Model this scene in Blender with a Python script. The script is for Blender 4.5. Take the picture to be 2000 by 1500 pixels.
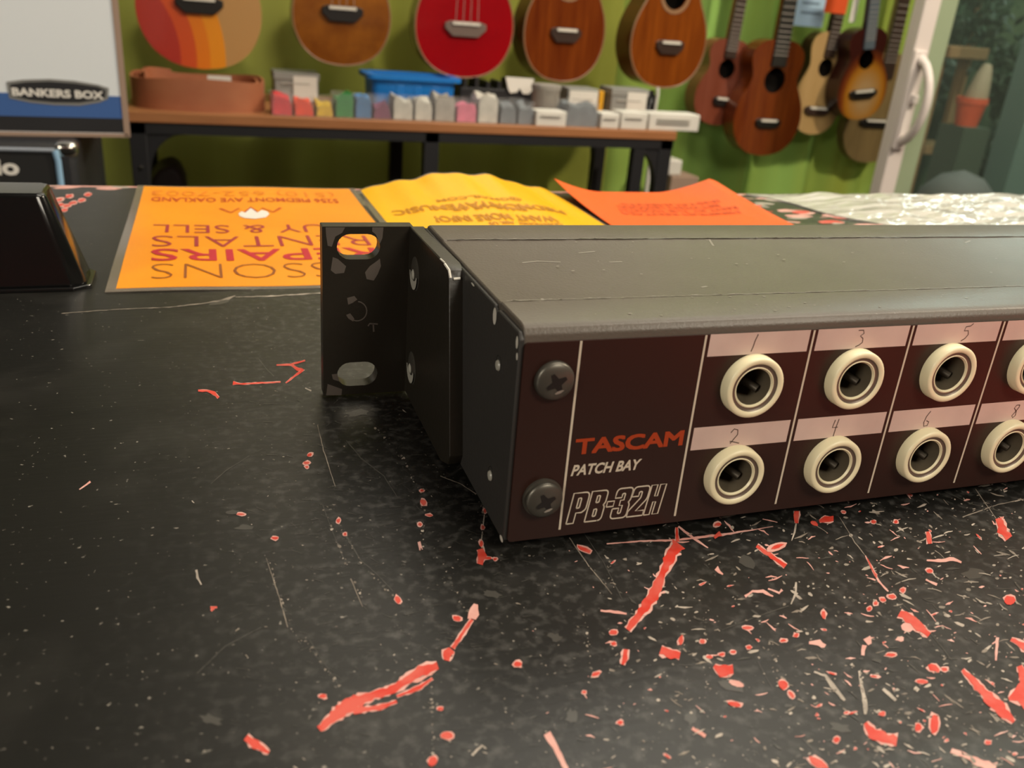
import bpy, bmesh, math, random
from mathutils import Vector, Matrix, noise
for o in list(bpy.data.objects): bpy.data.objects.remove(o, do_unlink=True)
SC = bpy.context.scene
COL = SC.collection
R_ = random.Random(7)

# ------------------------------------------------------------------ camera
F = 1717.98; PA, PB, PC = -0.40835, 0.08429, -0.3532
CAM = Vector((-0.0505577, -0.1334138, 0.0951372))
_fw = Vector((-math.sin(PC)*math.cos(PA), math.cos(PC)*math.cos(PA), math.sin(PA)))
_r = Vector((math.cos(PC), math.sin(PC), 0)); _u = _r.cross(_fw)
_r2 = _r*math.cos(PB)+_u*math.sin(PB); _u2 = -_r*math.sin(PB)+_u*math.cos(PB)
cd = bpy.data.cameras.new('camera'); cam = bpy.data.objects.new('camera', cd); COL.objects.link(cam)
m = Matrix((_r2, _u2, -_fw)).transposed().to_4x4(); m.translation = CAM
cam.matrix_world = m
cd.sensor_width = 36; cd.lens = F*36/2000; cd.clip_start = 0.005; cd.clip_end = 60
cd.dof.use_dof = True; cd.dof.focus_distance = 0.205; cd.dof.aperture_fstop = 27
SC.camera = cam

# ------------------------------------------------------------------ world, lights, exposure
w = bpy.data.worlds.new('world'); SC.world = w; w.use_nodes = True
w.node_tree.nodes['Background'].inputs[0].default_value = (1.0, 0.89, 0.74, 1)
w.node_tree.nodes['Background'].inputs[1].default_value = 0.34
SC.view_settings.view_transform = 'Standard'; SC.view_settings.look = 'None'
SC.view_settings.exposure = 0.0; SC.view_settings.gamma = 1; SC.view_settings.use_curve_mapping = False

def area(name, loc, tgt, sx, sy, power, col=(1, .90, .76)):
    l = bpy.data.lights.new(name, 'AREA'); l.shape = 'RECTANGLE'; l.size = sx; l.size_y = sy
    l.energy = power; l.color = col
    o = bpy.data.objects.new(name, l); COL.objects.link(o); o.location = loc
    d = Vector(tgt)-Vector(loc); o.rotation_euler = d.to_track_quat('-Z', 'Y').to_euler()
    return o
area('light_panel', (0.7, 0.15, 1.60), (0.7, .75, 0), 1.1, 0.5, 21)
area('added_uplight', (0.95, 1.25, 1.02), (0.80, 1.35, 1.65), 0.5, 0.4, 27, (1, .95, .88))  # added unseen light, brightens ceiling and wall for the counter's sheen
area('ceiling_spot', (1.9, 0.15, 1.40), (0.7, 1.9, 0.0), 0.10, 0.10, 34, (1, .86, .66))
area('ceiling_spot', (-0.45, 0.30, 1.45), (0.6, 1.9, -0.1), 0.08, 0.08, 24, (1, .86, .66))
area('side_light', (-1.3, -0.75, 0.65), (0, .05, .02), 0.4, 0.4, 10)
area('light_panel', (0.55, -0.95, 0.95), (0.25, 0.0, 0), 0.6, 0.4, 12, (1, .9, .74))  # added fill from behind the camera, well below the ceiling

# ------------------------------------------------------------------ pixel -> place
def ray(px, py): return _fw+_r2*((px-1000)/F)-_u2*((py-750)/F)
def onz(px, py, z):
    d = ray(px, py); return CAM+d*((z-CAM.z)/d.z)
def at(px, py, Y):
    d = ray(px, py); return CAM+d*((Y-CAM.y)/d.y)
T = -0.0025         # counter top level

# ------------------------------------------------------------------ helpers
def tag(o, label=None, cat=None, group=None, kind=None):
    if label: o['label'] = label
    if cat: o['category'] = cat
    if group: o['group'] = group
    if kind: o['kind'] = kind
    return o
def empty(name, loc, label, cat, group=None):
    o = bpy.data.objects.new(name, None); COL.objects.link(o); o.location = loc; o.empty_display_size = .02
    return tag(o, label, cat, group)
class MB:
    """collects geometry in world coordinates; build() links it as one mesh object"""
    def __init__(s): s.v = []; s.f = []; s.mi = []
    def add(s, vs, fs, mi=0):
        k = len(s.v); s.v += [Vector(v) for v in vs]; s.f += [tuple(i+k for i in f) for f in fs]; s.mi += [mi]*len(fs); return s
    def box(s, a, b, mi=0, top=None):
        x0, y0, z0 = a; x1, y1, z1 = b
        v = [(x0, y0, z0), (x1, y0, z0), (x1, y1, z0), (x0, y1, z0), (x0, y0, z1), (x1, y0, z1), (x1, y1, z1), (x0, y1, z1)]
        if top is not None:
            cx, cy = (x0+x1)/2, (y0+y1)/2
            for i in range(4, 8): v[i] = (cx+(v[i][0]-cx)*top, cy+(v[i][1]-cy)*top, v[i][2])
        return s.add(v, [(0, 3, 2, 1), (4, 5, 6, 7), (0, 1, 5, 4), (1, 2, 6, 5), (2, 3, 7, 6), (3, 0, 4, 7)], mi)
    def tube(s, pts, r, n=10, mi=0, cap=True):
        pts = [Vector(p) for p in pts]; rings = []
        up = None
        for i, p in enumerate(pts):
            t = (pts[min(i+1, len(pts)-1)]-pts[max(i-1, 0)]).normalized()
            if up is None:
                up = Vector((0, 0, 1)) if abs(t.z) < .9 else Vector((1, 0, 0))
            a = t.cross(up).normalized(); b = a.cross(t).normalized(); up = b
            rr = r[i] if isinstance(r, (list, tuple)) else r
            rings.append([p+a*rr*math.cos(2*math.pi*k/n)+b*rr*math.sin(2*math.pi*k/n) for k in range(n)])
        vs = [v for g in rings for v in g]; fs = []
        for i in range(len(pts)-1):
            for k in range(n): fs.append((i*n+k, i*n+(k+1) % n, (i+1)*n+(k+1) % n, (i+1)*n+k))
        if cap: fs += [tuple(reversed(range(n))), tuple((len(pts)-1)*n+k for k in range(n))]
        return s.add(vs, fs, mi)
    def lathe(s, c, axis, prof, n=40, mi=0, mis=None):
        """prof: (distance along axis, radius)"""
        c = Vector(c); ax = Vector(axis).normalized(); u = Vector((0, 0, 1)) if abs(ax.z) < .9 else Vector((1, 0, 0))
        a = ax.cross(u).normalized(); b = a.cross(ax)
        k0 = len(s.v)
        for h, r in prof:
            for k in range(n): s.v.append(c+ax*h+a*r*math.cos(2*math.pi*k/n)+b*r*math.sin(2*math.pi*k/n))
        for i in range(len(prof)-1):
            for k in range(n):
                s.f.append((k0+i*n+k, k0+i*n+(k+1) % n, k0+(i+1)*n+(k+1) % n, k0+(i+1)*n+k)); s.mi.append(mis[i] if mis else mi)
        return s
    def poly(s, pts, mi=0):
        return s.add(pts, [tuple(range(len(pts)))], mi)
    def prism(s, pts, d, mi=0):
        n = len(pts); d = Vector(d); p = [Vector(q) for q in pts]
        return s.add(p+[q+d for q in p], [tuple(range(n)), tuple(reversed(range(n, 2*n)))]+[(i, (i+1) % n, (i+1) % n+n, i+n) for i in range(n)], mi)
    def ribbon(s, pts, wd, nrm, mi=0):
        """flat strip along pts lying in the plane with normal nrm"""
        pts = [Vector(p) for p in pts]; nrm = Vector(nrm); L = []
        for i, p in enumerate(pts):
            t = (pts[min(i+1, len(pts)-1)]-pts[max(i-1, 0)]).normalized(); a = nrm.cross(t).normalized()
            ww = wd[i] if isinstance(wd, (list, tuple)) else wd
            L += [p+a*ww/2, p-a*ww/2]
        return s.add(L, [(2*i, 2*i+1, 2*i+3, 2*i+2) for i in range(len(pts)-1)], mi)
    def build(s, name, mats, parent=None, smooth=False, bevel=0, seg=2, sub=0, angle=35):
        me = bpy.data.meshes.new(name)
        org = parent_world(parent) if parent else Vector((0, 0, 0))
        if not parent and s.v:
            org = Vector((sum(v.x for v in s.v)/len(s.v), sum(v.y for v in s.v)/len(s.v), min(v.z for v in s.v)))
        me.from_pydata([tuple(v-org) for v in s.v], [], s.f)
        if not isinstance(mats, (list, tuple)): mats = [mats]
        for mm in mats: me.materials.append(mm)
        me.polygons.foreach_set('material_index', s.mi)
        bm = bmesh.new(); bm.from_mesh(me); bmesh.ops.recalc_face_normals(bm, faces=bm.faces); bm.to_mesh(me); bm.free()
        if smooth: me.polygons.foreach_set('use_smooth', [True]*len(me.polygons))
        o = bpy.data.objects.new(name, me); COL.objects.link(o)
        if parent: o.parent = parent
        else: o.location = org
        if bevel:
            b = o.modifiers.new('bevel', 'BEVEL'); b.width = bevel; b.segments = seg; b.limit_method = 'ANGLE'; b.angle_limit = math.radians(angle)
            b.harden_normals = False
            me.polygons.foreach_set('use_smooth', [True]*len(me.polygons))
            me.set_sharp_from_angle(angle=math.radians(60)) if hasattr(me, 'set_sharp_from_angle') else None
        elif smooth and hasattr(me, 'set_sharp_from_angle'): me.set_sharp_from_angle(angle=math.radians(50))
        if sub:
            b = o.modifiers.new('sub', 'SUBSURF'); b.levels = sub; b.render_levels = sub
        me.update()
        return o
def parent_world(o):
    v = Vector((0, 0, 0))
    while o: v += o.location; o = o.parent
    return v
def plate(loops, depth, xf, mb=None, mi=0, bev=0):
    """2D outline with holes -> solid of given depth; xf maps (u,v,w) to a point"""
    cu = bpy.data.curves.new('t', 'CURVE'); cu.dimensions = '2D'; cu.fill_mode = 'BOTH'; cu.extrude = depth/2
    for lp in loops:
        sp = cu.splines.new('POLY'); sp.points.add(len(lp)-1)
        for p, q in zip(sp.points, lp): p.co = (q[0], q[1], 0, 1)
        sp.use_cyclic_u = True
    ob = bpy.data.objects.new('t', cu); COL.objects.link(ob)
    dg = bpy.context.evaluated_depsgraph_get(); me = bpy.data.meshes.new_from_object(ob.evaluated_get(dg))
    mb = mb or MB(); mb.add([xf(v.co.x, v.co.y, v.co.z) for v in me.vertices], [tuple(p.vertices) for p in me.polygons], mi)
    bpy.data.objects.remove(ob); bpy.data.curves.remove(cu); bpy.data.meshes.remove(me)
    return mb
def text2d(body, bold=0.0, shear=0.0, space=1.0):
    """filled lettering normalised to the unit square"""
    cu = bpy.data.curves.new('t', 'FONT'); cu.body = body; cu.offset = bold; cu.shear = shear; cu.space_character = space; cu.resolution_u = 3
    cu.extrude = 0
    ob = bpy.data.objects.new('t', cu); COL.objects.link(ob)
    dg = bpy.context.evaluated_depsgraph_get(); me = bpy.data.meshes.new_from_object(ob.evaluated_get(dg))
    vs = [(v.co.x, v.co.y) for v in me.vertices]; fs = [tuple(p.vertices) for p in me.polygons]
    bpy.data.objects.remove(ob); bpy.data.curves.remove(cu); bpy.data.meshes.remove(me)
    x0 = min(v[0] for v in vs); x1 = max(v[0] for v in vs); y0 = min(v[1] for v in vs); y1 = max(v[1] for v in vs)
    return [((a-x0)/(x1-x0), (b-y0)/(y1-y0)) for a, b in vs], fs
def lettering(mb, body, xf, mi=0, **k):
    vs, fs = text2d(body, **k); return mb.add([xf(u, v) for u, v in vs], fs, mi)
def stadium(cx, cy, w, h, n=10):
    r = h/2; d = w/2-r; P = []
    for i in range(n+1): a = -math.pi/2+math.pi*i/n; P.append((cx+d+r*math.cos(a), cy+r*math.sin(a)))
    for i in range(n+1): a = math.pi/2+math.pi*i/n; P.append((cx-d+r*math.cos(a), cy+r*math.sin(a)))
    return P
def circ(cx, cy, r, n=32, ph=0): return [(cx+r*math.cos(2*math.pi*i/n+ph), cy+r*math.sin(2*math.pi*i/n+ph)) for i in range(n)]
def rrect(x0, y0, x1, y1, r, n=5):
    P = []
    for cx, cy, a0 in ((x1-r, y0+r, -90), (x1-r, y1-r, 0), (x0+r, y1-r, 90), (x0+r, y0+r, 180)):
        for i in range(n+1): a = math.radians(a0+90*i/n); P.append((cx+r*math.cos(a), cy+r*math.sin(a)))
    return P
def srgb(c):
    if isinstance(c, str): c = tuple(int(c[i:i+2], 16) for i in (0, 2, 4))
    return tuple(((x/255)/12.92 if x/255 <= .04045 else ((x/255+.055)/1.055)**2.4) for x in c)+(1,)

# ------------------------------------------------------------------ materials
def mat(name, col, rough=.5, spec=.5, metal=0, bump=None, vary=None, trans=0, coat=0, alpha=None, streak=None):
    """bump=(scale,strength,distance) vary=(scale, second colour, contrast) streak=(sx,sy,sz) stretches the noise"""
    m = bpy.data.materials.new(name); m.use_nodes = True; nt = m.node_tree; b = nt.nodes['Principled BSDF']
    c = srgb(col) if isinstance(col, str) else tuple(col)+(1,)
    b.inputs['Base Color'].default_value = c; b.inputs['Roughness'].default_value = rough
    b.inputs['Specular IOR Level'].default_value = spec; b.inputs['Metallic'].default_value = metal
    b.inputs['Transmission Weight'].default_value = trans; b.inputs['Coat Weight'].default_value = coat; b.inputs['Coat Roughness'].default_value = .08
    if alpha is not None: b.inputs['Alpha'].default_value = alpha
    if bump or vary:
        tc = nt.nodes.new('ShaderNodeTexCoord'); mp = nt.nodes.new('ShaderNodeMapping'); nt.links.new(tc.outputs['Object'], mp.inputs[0])
        if streak: mp.inputs['Scale'].default_value = streak
    if vary:
        n = nt.nodes.new('ShaderNodeTexNoise'); n.inputs['Scale'].default_value = vary[0]; n.inputs['Detail'].default_value = 5; nt.links.new(mp.outputs[0], n.inputs['Vector'])
        r = nt.nodes.new('ShaderNodeValToRGB'); k = vary[2] if len(vary) > 2 else .15
        r.color_ramp.elements[0].position = .5-k; r.color_ramp.elements[1].position = .5+k
        r.color_ramp.elements[0].color = c; r.color_ramp.elements[1].color = srgb(vary[1]) if isinstance(vary[1], str) else tuple(vary[1])+(1,)
        nt.links.new(n.outputs[0], r.inputs[0]); nt.links.new(r.outputs[0], b.inputs['Base Color'])
    if bump:
        n = nt.nodes.new('ShaderNodeTexNoise'); n.inputs['Scale'].default_value = bump[0]; n.inputs['Detail'].default_value = 3; nt.links.new(mp.outputs[0], n.inputs['Vector'])
        bb = nt.nodes.new('ShaderNodeBump'); bb.inputs['Strength'].default_value = bump[1]; bb.inputs['Distance'].default_value = bump[2]
        nt.links.new(n.outputs[0], bb.inputs['Height']); nt.links.new(bb.outputs[0], b.inputs['Normal'])
    return m
M = {}
M['ear'] = mat('black painted steel', (.019, .016, .011), .38, .5, bump=(900, .25, .0002))
M['silverp'] = mat('silvery metal', (.42, .41, .35), .35, .6)
M['rub2'] = mat('lightly rubbed finish', (.17, .15, .125), .5); M['rub'] = mat('rubbed finish', (.26, .235, .20), .5)
M['steel_edge'] = mat('worn steel edge', (.66, .63, .55), .4, .5)
M['chip'] = mat('chipped paint', '5a524b', .5)
M['cover'] = mat('satin brown-black cover', (.10, .084, .067), .42, .5, bump=(1500, .35, .0002), vary=(60, (.122, .103, .082), .3))
M['side'] = mat('side plate black', (.034, .032, .029), .5, .5, bump=(1200, .3, .0002))
M['panel'] = mat('dark maroon black panel', (.026, .0095, .0065), .36, .35, bump=(1600, .15, .0001))
M['print_white'] = mat('off white print', 'cfc4b0', .5)
M['print_orange'] = mat('orange red print', 'a83c14', .5)
M['strip'] = mat('write-on strip', 'd6bfb4', .4, vary=(90, 'c8b0a6', .2))
M['pencil'] = mat('pencil', '54453f', .5)
M['cream'] = mat('cream plastic', 'f0e8c2', .35)
M['sleeve'] = mat('grey brown sleeve', '6d6054', .4, .5, .3)
M['hole'] = mat('jack interior', (.11, .09, .06), .5)
M['contact'] = mat('contact metal', (.07, .06, .045), .45, .5, .6)
M['screw'] = mat('blackened screw', (.11, .103, .085), .38, .5, .6)
M['recess'] = mat('screw recess', (.008, .007, .006), .4)
M['zinc'] = mat('bright zinc', (.55, .53, .46), .3, .5, .9)
M['rubber'] = mat('black rubber', (.012, .012, .011), .7)
M['black'] = mat('black gloss plastic', (.006, .006, .006), .12, .5)
M['blackm'] = mat('black metal', (.010, .010, .012), .5)
M['tolex'] = mat('black tolex', (.012, .012, .014), .55, bump=(500, .5, .001))
M['cloth'] = mat('amp grille', (.012, .012, .012), .9, bump=(1800, .6, .0006))
M['pipe'] = mat('silver piping', '8f96a0', .4)
M['bluetrim'] = mat('pale blue trim', '8fb4d2', .5)
M['chrome'] = mat('chrome', (.75, .72, .66), .2, .5, 1)
M['white'] = mat('white', 'e2ded6', .5)
M['cardboard'] = mat('cardboard', '9a8271', .8)
M['bwhite'] = mat('carton white', 'dce2e6', .6)
M['bblue'] = mat('carton blue', '3a5f9c', .55)
M['bdark'] = mat('carton black', '1b1b1e', .6)
M['bgrey'] = mat('carton grey', '7d7d7a', .55)
M['benchtop'] = mat('bench top wood', 'a87046', .5, vary=(9, '94603a', .25), streak=(1, 8, 8))
M['white_wall'] = mat('off white wall', 'b9b4a8', .8)
M['ceil'] = mat('white ceiling', 'dcdad4', .85)
M['blocker'] = mat('dark soffit', (.008, .007, .005), .8)
M['floorm'] = mat('dark floor', '4a3a2c', .6, vary=(4, '3a2c20', .2), streak=(1, 8, 1))
M['redwall'] = mat('brick red wall', '93301f', .7)
M['pvc'] = mat('white vinyl frame', 'd9cfca', .4)
M['pvcs'] = mat('sage edge', '93a184', .5)
M['orange'] = mat('amber card', 'f09010', .35, vary=(25, 'f59c14', .2))
M['yellow'] = mat('yellow card', 'fbba00', .3)
M['redorange'] = mat('vivid orange card', 'f65a04', .45)
M['ink_brown'] = mat('brown ink', '9c5a10', .5)
M['ink_red'] = mat('crimson ink', 'b81c30', .5)
M['ink_purple'] = mat('purple ink', 'a02c34', .5)
M['ink_thin'] = mat('thin brown ink', '8a4a18', .5)
M['ink_dark'] = mat('faded ink', 'bd7c00', .5)
M['ink_faint'] = mat('faint orange ink', 'df7c14', .5)
M['ink_rust'] = mat('rust ink', 'b83a0c', .5)
M['redplastic'] = mat('red plastic', 'b52a30', .4)
for k_, c_ in dict(c_red='dc2c38', c_or='f04416', c_ye='e0b818', c_gr='2a8a3c', c_bl='4a7cae', c_pu='7c3a5c', c_wh='ccc8be', c_pk='de7490', c_gy='6d747a', c_lt='a9a39a').items():
    M[k_] = mat('contents '+k_, c_, .5, vary=(60, tuple(x*.75 for x in srgb(c_)[:3]), .2))
M['clear'] = mat('clear plastic', (.8, .8, .8), .2, .3, alpha=.07)
M['bluebin'] = mat('blue plastic', '1573c4', .4)
M['leather'] = mat('brown leather', '98573a', .55, vary=(20, 'a86a48', .3))
M['labelcard'] = mat('label card', 'd6d2ca', .5)
M['greybox'] = mat('grey plastic', '8a8a86', .5)
M['lineg'] = mat('faded print', 'aaa69e', .6); M['glass'] = mat('glass', (.25, .32, .28), .02, .35, alpha=.06)
M['leaf'] = mat('dark foliage', (.012, .035, .015), .5, vary=(8, (.03, .06, .03), .2))
M['leaf2'] = mat('grey green foliage', (.045, .07, .045), .6)
M['terracotta'] = mat('orange pot', 'c4502c', .6)
M['plank'] = mat('brown plank', '8f7048', .7)
M['patio'] = mat('patio ground', '3a3f3c', .8)
M['patiowall'] = mat('patio wall', (.085, .13, .06), .9, vary=(4, (.012, .03, .016), .12))
M['palecol'] = mat('pale green post', '5f7a70', .6)
M['greycloth'] = mat('grey stone', '4c4f4b', .8)
M['bag'] = mat('milky plastic film', 'c2c0b6', .14, .6, bump=(30, .7, .01), streak=(1, 3, 1))
M['lam'] = mat('laminate margin', '8d8378', .12, alpha=.55)
M['paperblue'] = mat('pale blue paper', 'a6c4dc', .6)
M['textgrey'] = mat('grey print', '6b8195', .6)
M['orangetag'] = mat('orange tag', 'cc4a12', .6)
# counter: glossy black paint with faint haze, part scuffs and part painted sheen
def counter_mat():
    m = mat('scuffed black paint', (.012, .0115, .010), .36, .55); nt = m.node_tree; b = nt.nodes['Principled BSDF']
    tc = nt.nodes.new('ShaderNodeTexCoord')
    def nz(sc, det, st=None):
        mp = nt.nodes.new('ShaderNodeMapping'); nt.links.new(tc.outputs['Object'], mp.inputs[0])
        if st: mp.inputs['Scale'].default_value = st
        n = nt.nodes.new('ShaderNodeTexNoise'); n.inputs['Scale'].default_value = sc; n.inputs['Detail'].default_value = det; nt.links.new(mp.outputs[0], n.inputs['Vector']); return n
    a = nz(45, 8); r = nt.nodes.new('ShaderNodeValToRGB'); r.color_ramp.elements[0].position = .5; r.color_ramp.elements[1].position = .85
    r.color_ramp.elements[0].color = (.009, .0088, .0075, 1); r.color_ramp.elements[1].color = (.024, .023, .020, 1)
    nt.links.new(a.outputs[0], r.inputs[0])
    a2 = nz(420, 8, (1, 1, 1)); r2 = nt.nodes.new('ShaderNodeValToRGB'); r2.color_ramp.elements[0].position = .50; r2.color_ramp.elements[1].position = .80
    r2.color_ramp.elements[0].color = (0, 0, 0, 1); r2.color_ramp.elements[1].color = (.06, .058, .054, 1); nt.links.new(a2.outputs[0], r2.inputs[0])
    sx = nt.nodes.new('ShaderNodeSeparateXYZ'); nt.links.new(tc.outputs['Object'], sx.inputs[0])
    mr = nt.nodes.new('ShaderNodeMapRange'); mr.interpolation_type = 'SMOOTHSTEP'; mr.inputs[1].default_value = -.38; mr.inputs[2].default_value = -.32; nt.links.new(sx.outputs[0], mr.inputs[0])  # keeps haze to the right, painting the reflected sheen's edge into the colour
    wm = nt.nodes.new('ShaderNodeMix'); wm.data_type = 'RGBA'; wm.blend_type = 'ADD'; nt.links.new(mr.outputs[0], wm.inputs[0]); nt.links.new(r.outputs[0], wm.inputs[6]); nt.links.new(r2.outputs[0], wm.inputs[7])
    # fine pale dust specks
    s = nz(900, 2); rs = nt.nodes.new('ShaderNodeValToRGB'); rs.color_ramp.elements[0].position = .70; rs.color_ramp.elements[1].position = .78
    rs.color_ramp.elements[0].color = (0, 0, 0, 1); rs.color_ramp.elements[1].color = (.22, .20, .17, 1)
    nt.links.new(s.outputs[0], rs.inputs[0])
    mx = nt.nodes.new('ShaderNodeMix'); mx.data_type = 'RGBA'; mx.blend_type = 'ADD'; mx.inputs[0].default_value = 1
    nt.links.new(wm.outputs[2], mx.inputs[6]); nt.links.new(rs.outputs[0], mx.inputs[7]); nt.links.new(mx.outputs[2], b.inputs['Base Color'])
    c = nz(60, 3, (1, 14, 1)); bb = nt.nodes.new('ShaderNodeBump'); bb.inputs['Strength'].default_value = .15; bb.inputs['Distance'].default_value = .0002
    nt.links.new(c.outputs[0], bb.inputs['Height']); nt.links.new(bb.outputs[0], b.inputs['Normal'])
    return m
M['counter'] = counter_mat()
M['s_red'] = mat('bared red laminate', 'cc3422', .5, vary=(220, 'd0584a', .12))
M['s_pink'] = mat('pink worn paint', 'e0b4aa', .5, vary=(250, 'd08e82', .25))
M['s_white'] = mat('pale scratch', 'c2b6a8', .5, vary=(300, '8f867b', .2)); M['s_white2'] = mat('dull scratch', '94897c', .5, vary=(300, '6a6259', .2))
M['s_grey'] = mat('grey scuff', (.12, .115, .10), .4)
M['s_dim'] = mat('faint scuff', (.06, .057, .05), .3)
def curtain_mat(name, c1, c2):
    m = mat(name, c1, .8, .2, vary=(2.2, c2, .22), streak=(2.5, 1, .25)); b = m.node_tree.nodes['Principled BSDF']
    return m
M['curtL'] = curtain_mat('olive curtain', '868c34', 'a9b058'); M['curtR'] = curtain_mat('green curtain', '8fbf66', '9aa846')

def wood(name, c1, c2, rough=.25, coat=.3, scale=14, st=(14, 1, 1.2)):
    return mat(name, c1, rough, .5, vary=(scale*.35, c2, .18), streak=st, coat=coat)
M['w_koa'] = wood('figured amber wood', '6e3a0a', '8e5416', scale=20, st=(3, 1, 3))
M['w_red'] = mat('crimson lacquer', '9a0610', .22, .5, coat=.4, vary=(8, '860510', .2))
M['w_mah'] = wood('mahogany', '5a2206', '74360e'); M['w_mah2'] = wood('light mahogany', '69300a', '824210')
M['w_dark'] = wood('dark mahogany', '4a2008', '5c2c10'); M['w_tan'] = wood('spruce', 'b08a58', 'b8935f', .4, .1)
M['w_rose'] = wood('reddish mahogany', '6e3420', '7c4230', .35, .2)
M['w_spr'] = wood('pale spruce', 'a88856', 'b09060', .45, .05); M['w_pale'] = wood('olive brown laminate', '7a6640', '6a5836', .5, 0)
M['bind'] = mat('binding', '8c6a4c', .4); M['fret'] = mat('rosewood', '2e1e14', .5); M['fretb'] = mat('black fretboard', '17140f', .5)
M['fretg'] = mat('grey sheened fretboard', '55606a', .35); M['bridge'] = mat('bridge wood', '33221a', .45); M['saddle'] = mat('bone', 'd8d2c6', .4)
M['bridgeb'] = mat('black bridge', '15110e', .4); M['bridgeg'] = mat('grey brown bridge', '6a5a52', .5)
M['string'] = mat('nylon string', 'a8a098', .4); M['inside'] = mat('body interior', (.015, .01, .006), .8)
def stripe_mat():
    m = mat('retro striped top', 'b58a55', .35, coat=.2); nt = m.node_tree; b = nt.nodes['Principled BSDF']
    tc = nt.nodes.new('ShaderNodeTexCoord'); vm = nt.nodes.new('ShaderNodeVectorMath'); vm.operation = 'MULTIPLY'; vm.inputs[1].default_value = (1, 0, 1)
    v2 = nt.nodes.new('ShaderNodeVectorMath'); v2.operation = 'DISTANCE'; v2.inputs[1].default_value = (-.205, 0, .02)
    nt.links.new(tc.outputs['Object'], vm.inputs[0]); nt.links.new(vm.outputs[0], v2.inputs[0])
    r = nt.nodes.new('ShaderNodeValToRGB'); cr = r.color_ramp; cr.interpolation = 'CONSTANT'
    cr.elements[0].position = 0; cr.elements[0].color = srgb('ab3226'); cr.elements[1].position = .166; cr.elements[1].color = srgb('c84e22')
    for p, c in ((.192, 'da7618'), (.216, 'e08c1c'), (.245, 'b58a55')):
        e = cr.elements.new(p); e.color = srgb(c)
    nt.links.new(v2.outputs['Value'], r.inputs[0]); nt.links.new(r.outputs[0], b.inputs['Base Color']); return m
M['w_stripe'] = stripe_mat()
def burst_mat():
    m = mat('sunburst top', 'b0782c', .25, coat=.3); nt = m.node_tree; b = nt.nodes['Principled BSDF']
    tc = nt.nodes.new('ShaderNodeTexCoord'); mp = nt.nodes.new('ShaderNodeMapping'); mp.inputs['Location'].default_value = (0, 0, -.06*9); mp.inputs['Scale'].default_value = (12, 0, 9)
    ln = nt.nodes.new('ShaderNodeVectorMath'); ln.operation = 'LENGTH'
    nt.links.new(tc.outputs['Object'], mp.inputs[0]); nt.links.new(mp.outputs[0], ln.inputs[0])
    r = nt.nodes.new('ShaderNodeValToRGB'); cr = r.color_ramp; cr.elements[0].position = .25; cr.elements[0].color = srgb('a5855a')
    cr.elements[1].position = 1.0; cr.elements[1].color = srgb('35120e'); e = cr.elements.new(.62); e.color = srgb('a06a1c'); e = cr.elements.new(.8); e.color = srgb('6a3010')
    nt.links.new(ln.outputs['Value'], r.inputs[0]); nt.links.new(r.outputs[0], b.inputs['Base Color']); return m
M['w_burst'] = burst_mat(); M['w_burstd'] = mat('dark burst side', '2c100c', .3)

# ------------------------------------------------------------------ the room
FL = -0.95; CE = 1.65; WY = 2.02
def struct(name, mb, mt, **k): return tag(mb.build(name, mt, **k), kind='structure')
struct('floor', MB().box((-2.2, -1.8, FL-.05), (3.6, 4.2, FL)), M['floorm'])
struct('ceiling', MB().box((-2.2, -1.8, CE), (3.6, 4.2, CE+.05)), M['ceil'])
struct('wall_back', MB().box((-2.2, WY, FL), (1.84, WY+.08, CE)), M['white_wall'])
struct('wall_left', MB().box((-2.25, -1.8, FL), (-2.2, WY+.08, CE)), M['floorm'])
struct('wall_front', MB().box((-2.2, -1.85, FL), (3.6, -1.8, CE)), M['redwall'])
struct('wall_right', MB().box((3.6, -1.8, FL), (3.65, 4.2, CE)), M['patiowall'])
struct('dark_blocker_1', MB().box((-2.2, .55, .78), (-.075, WY, CE)).box((-2.2, -1.8, 1.35), (-.30, .55, CE)), M['blocker'])  # added unseen dark block, keeps the counter's left reflections dark

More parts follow.
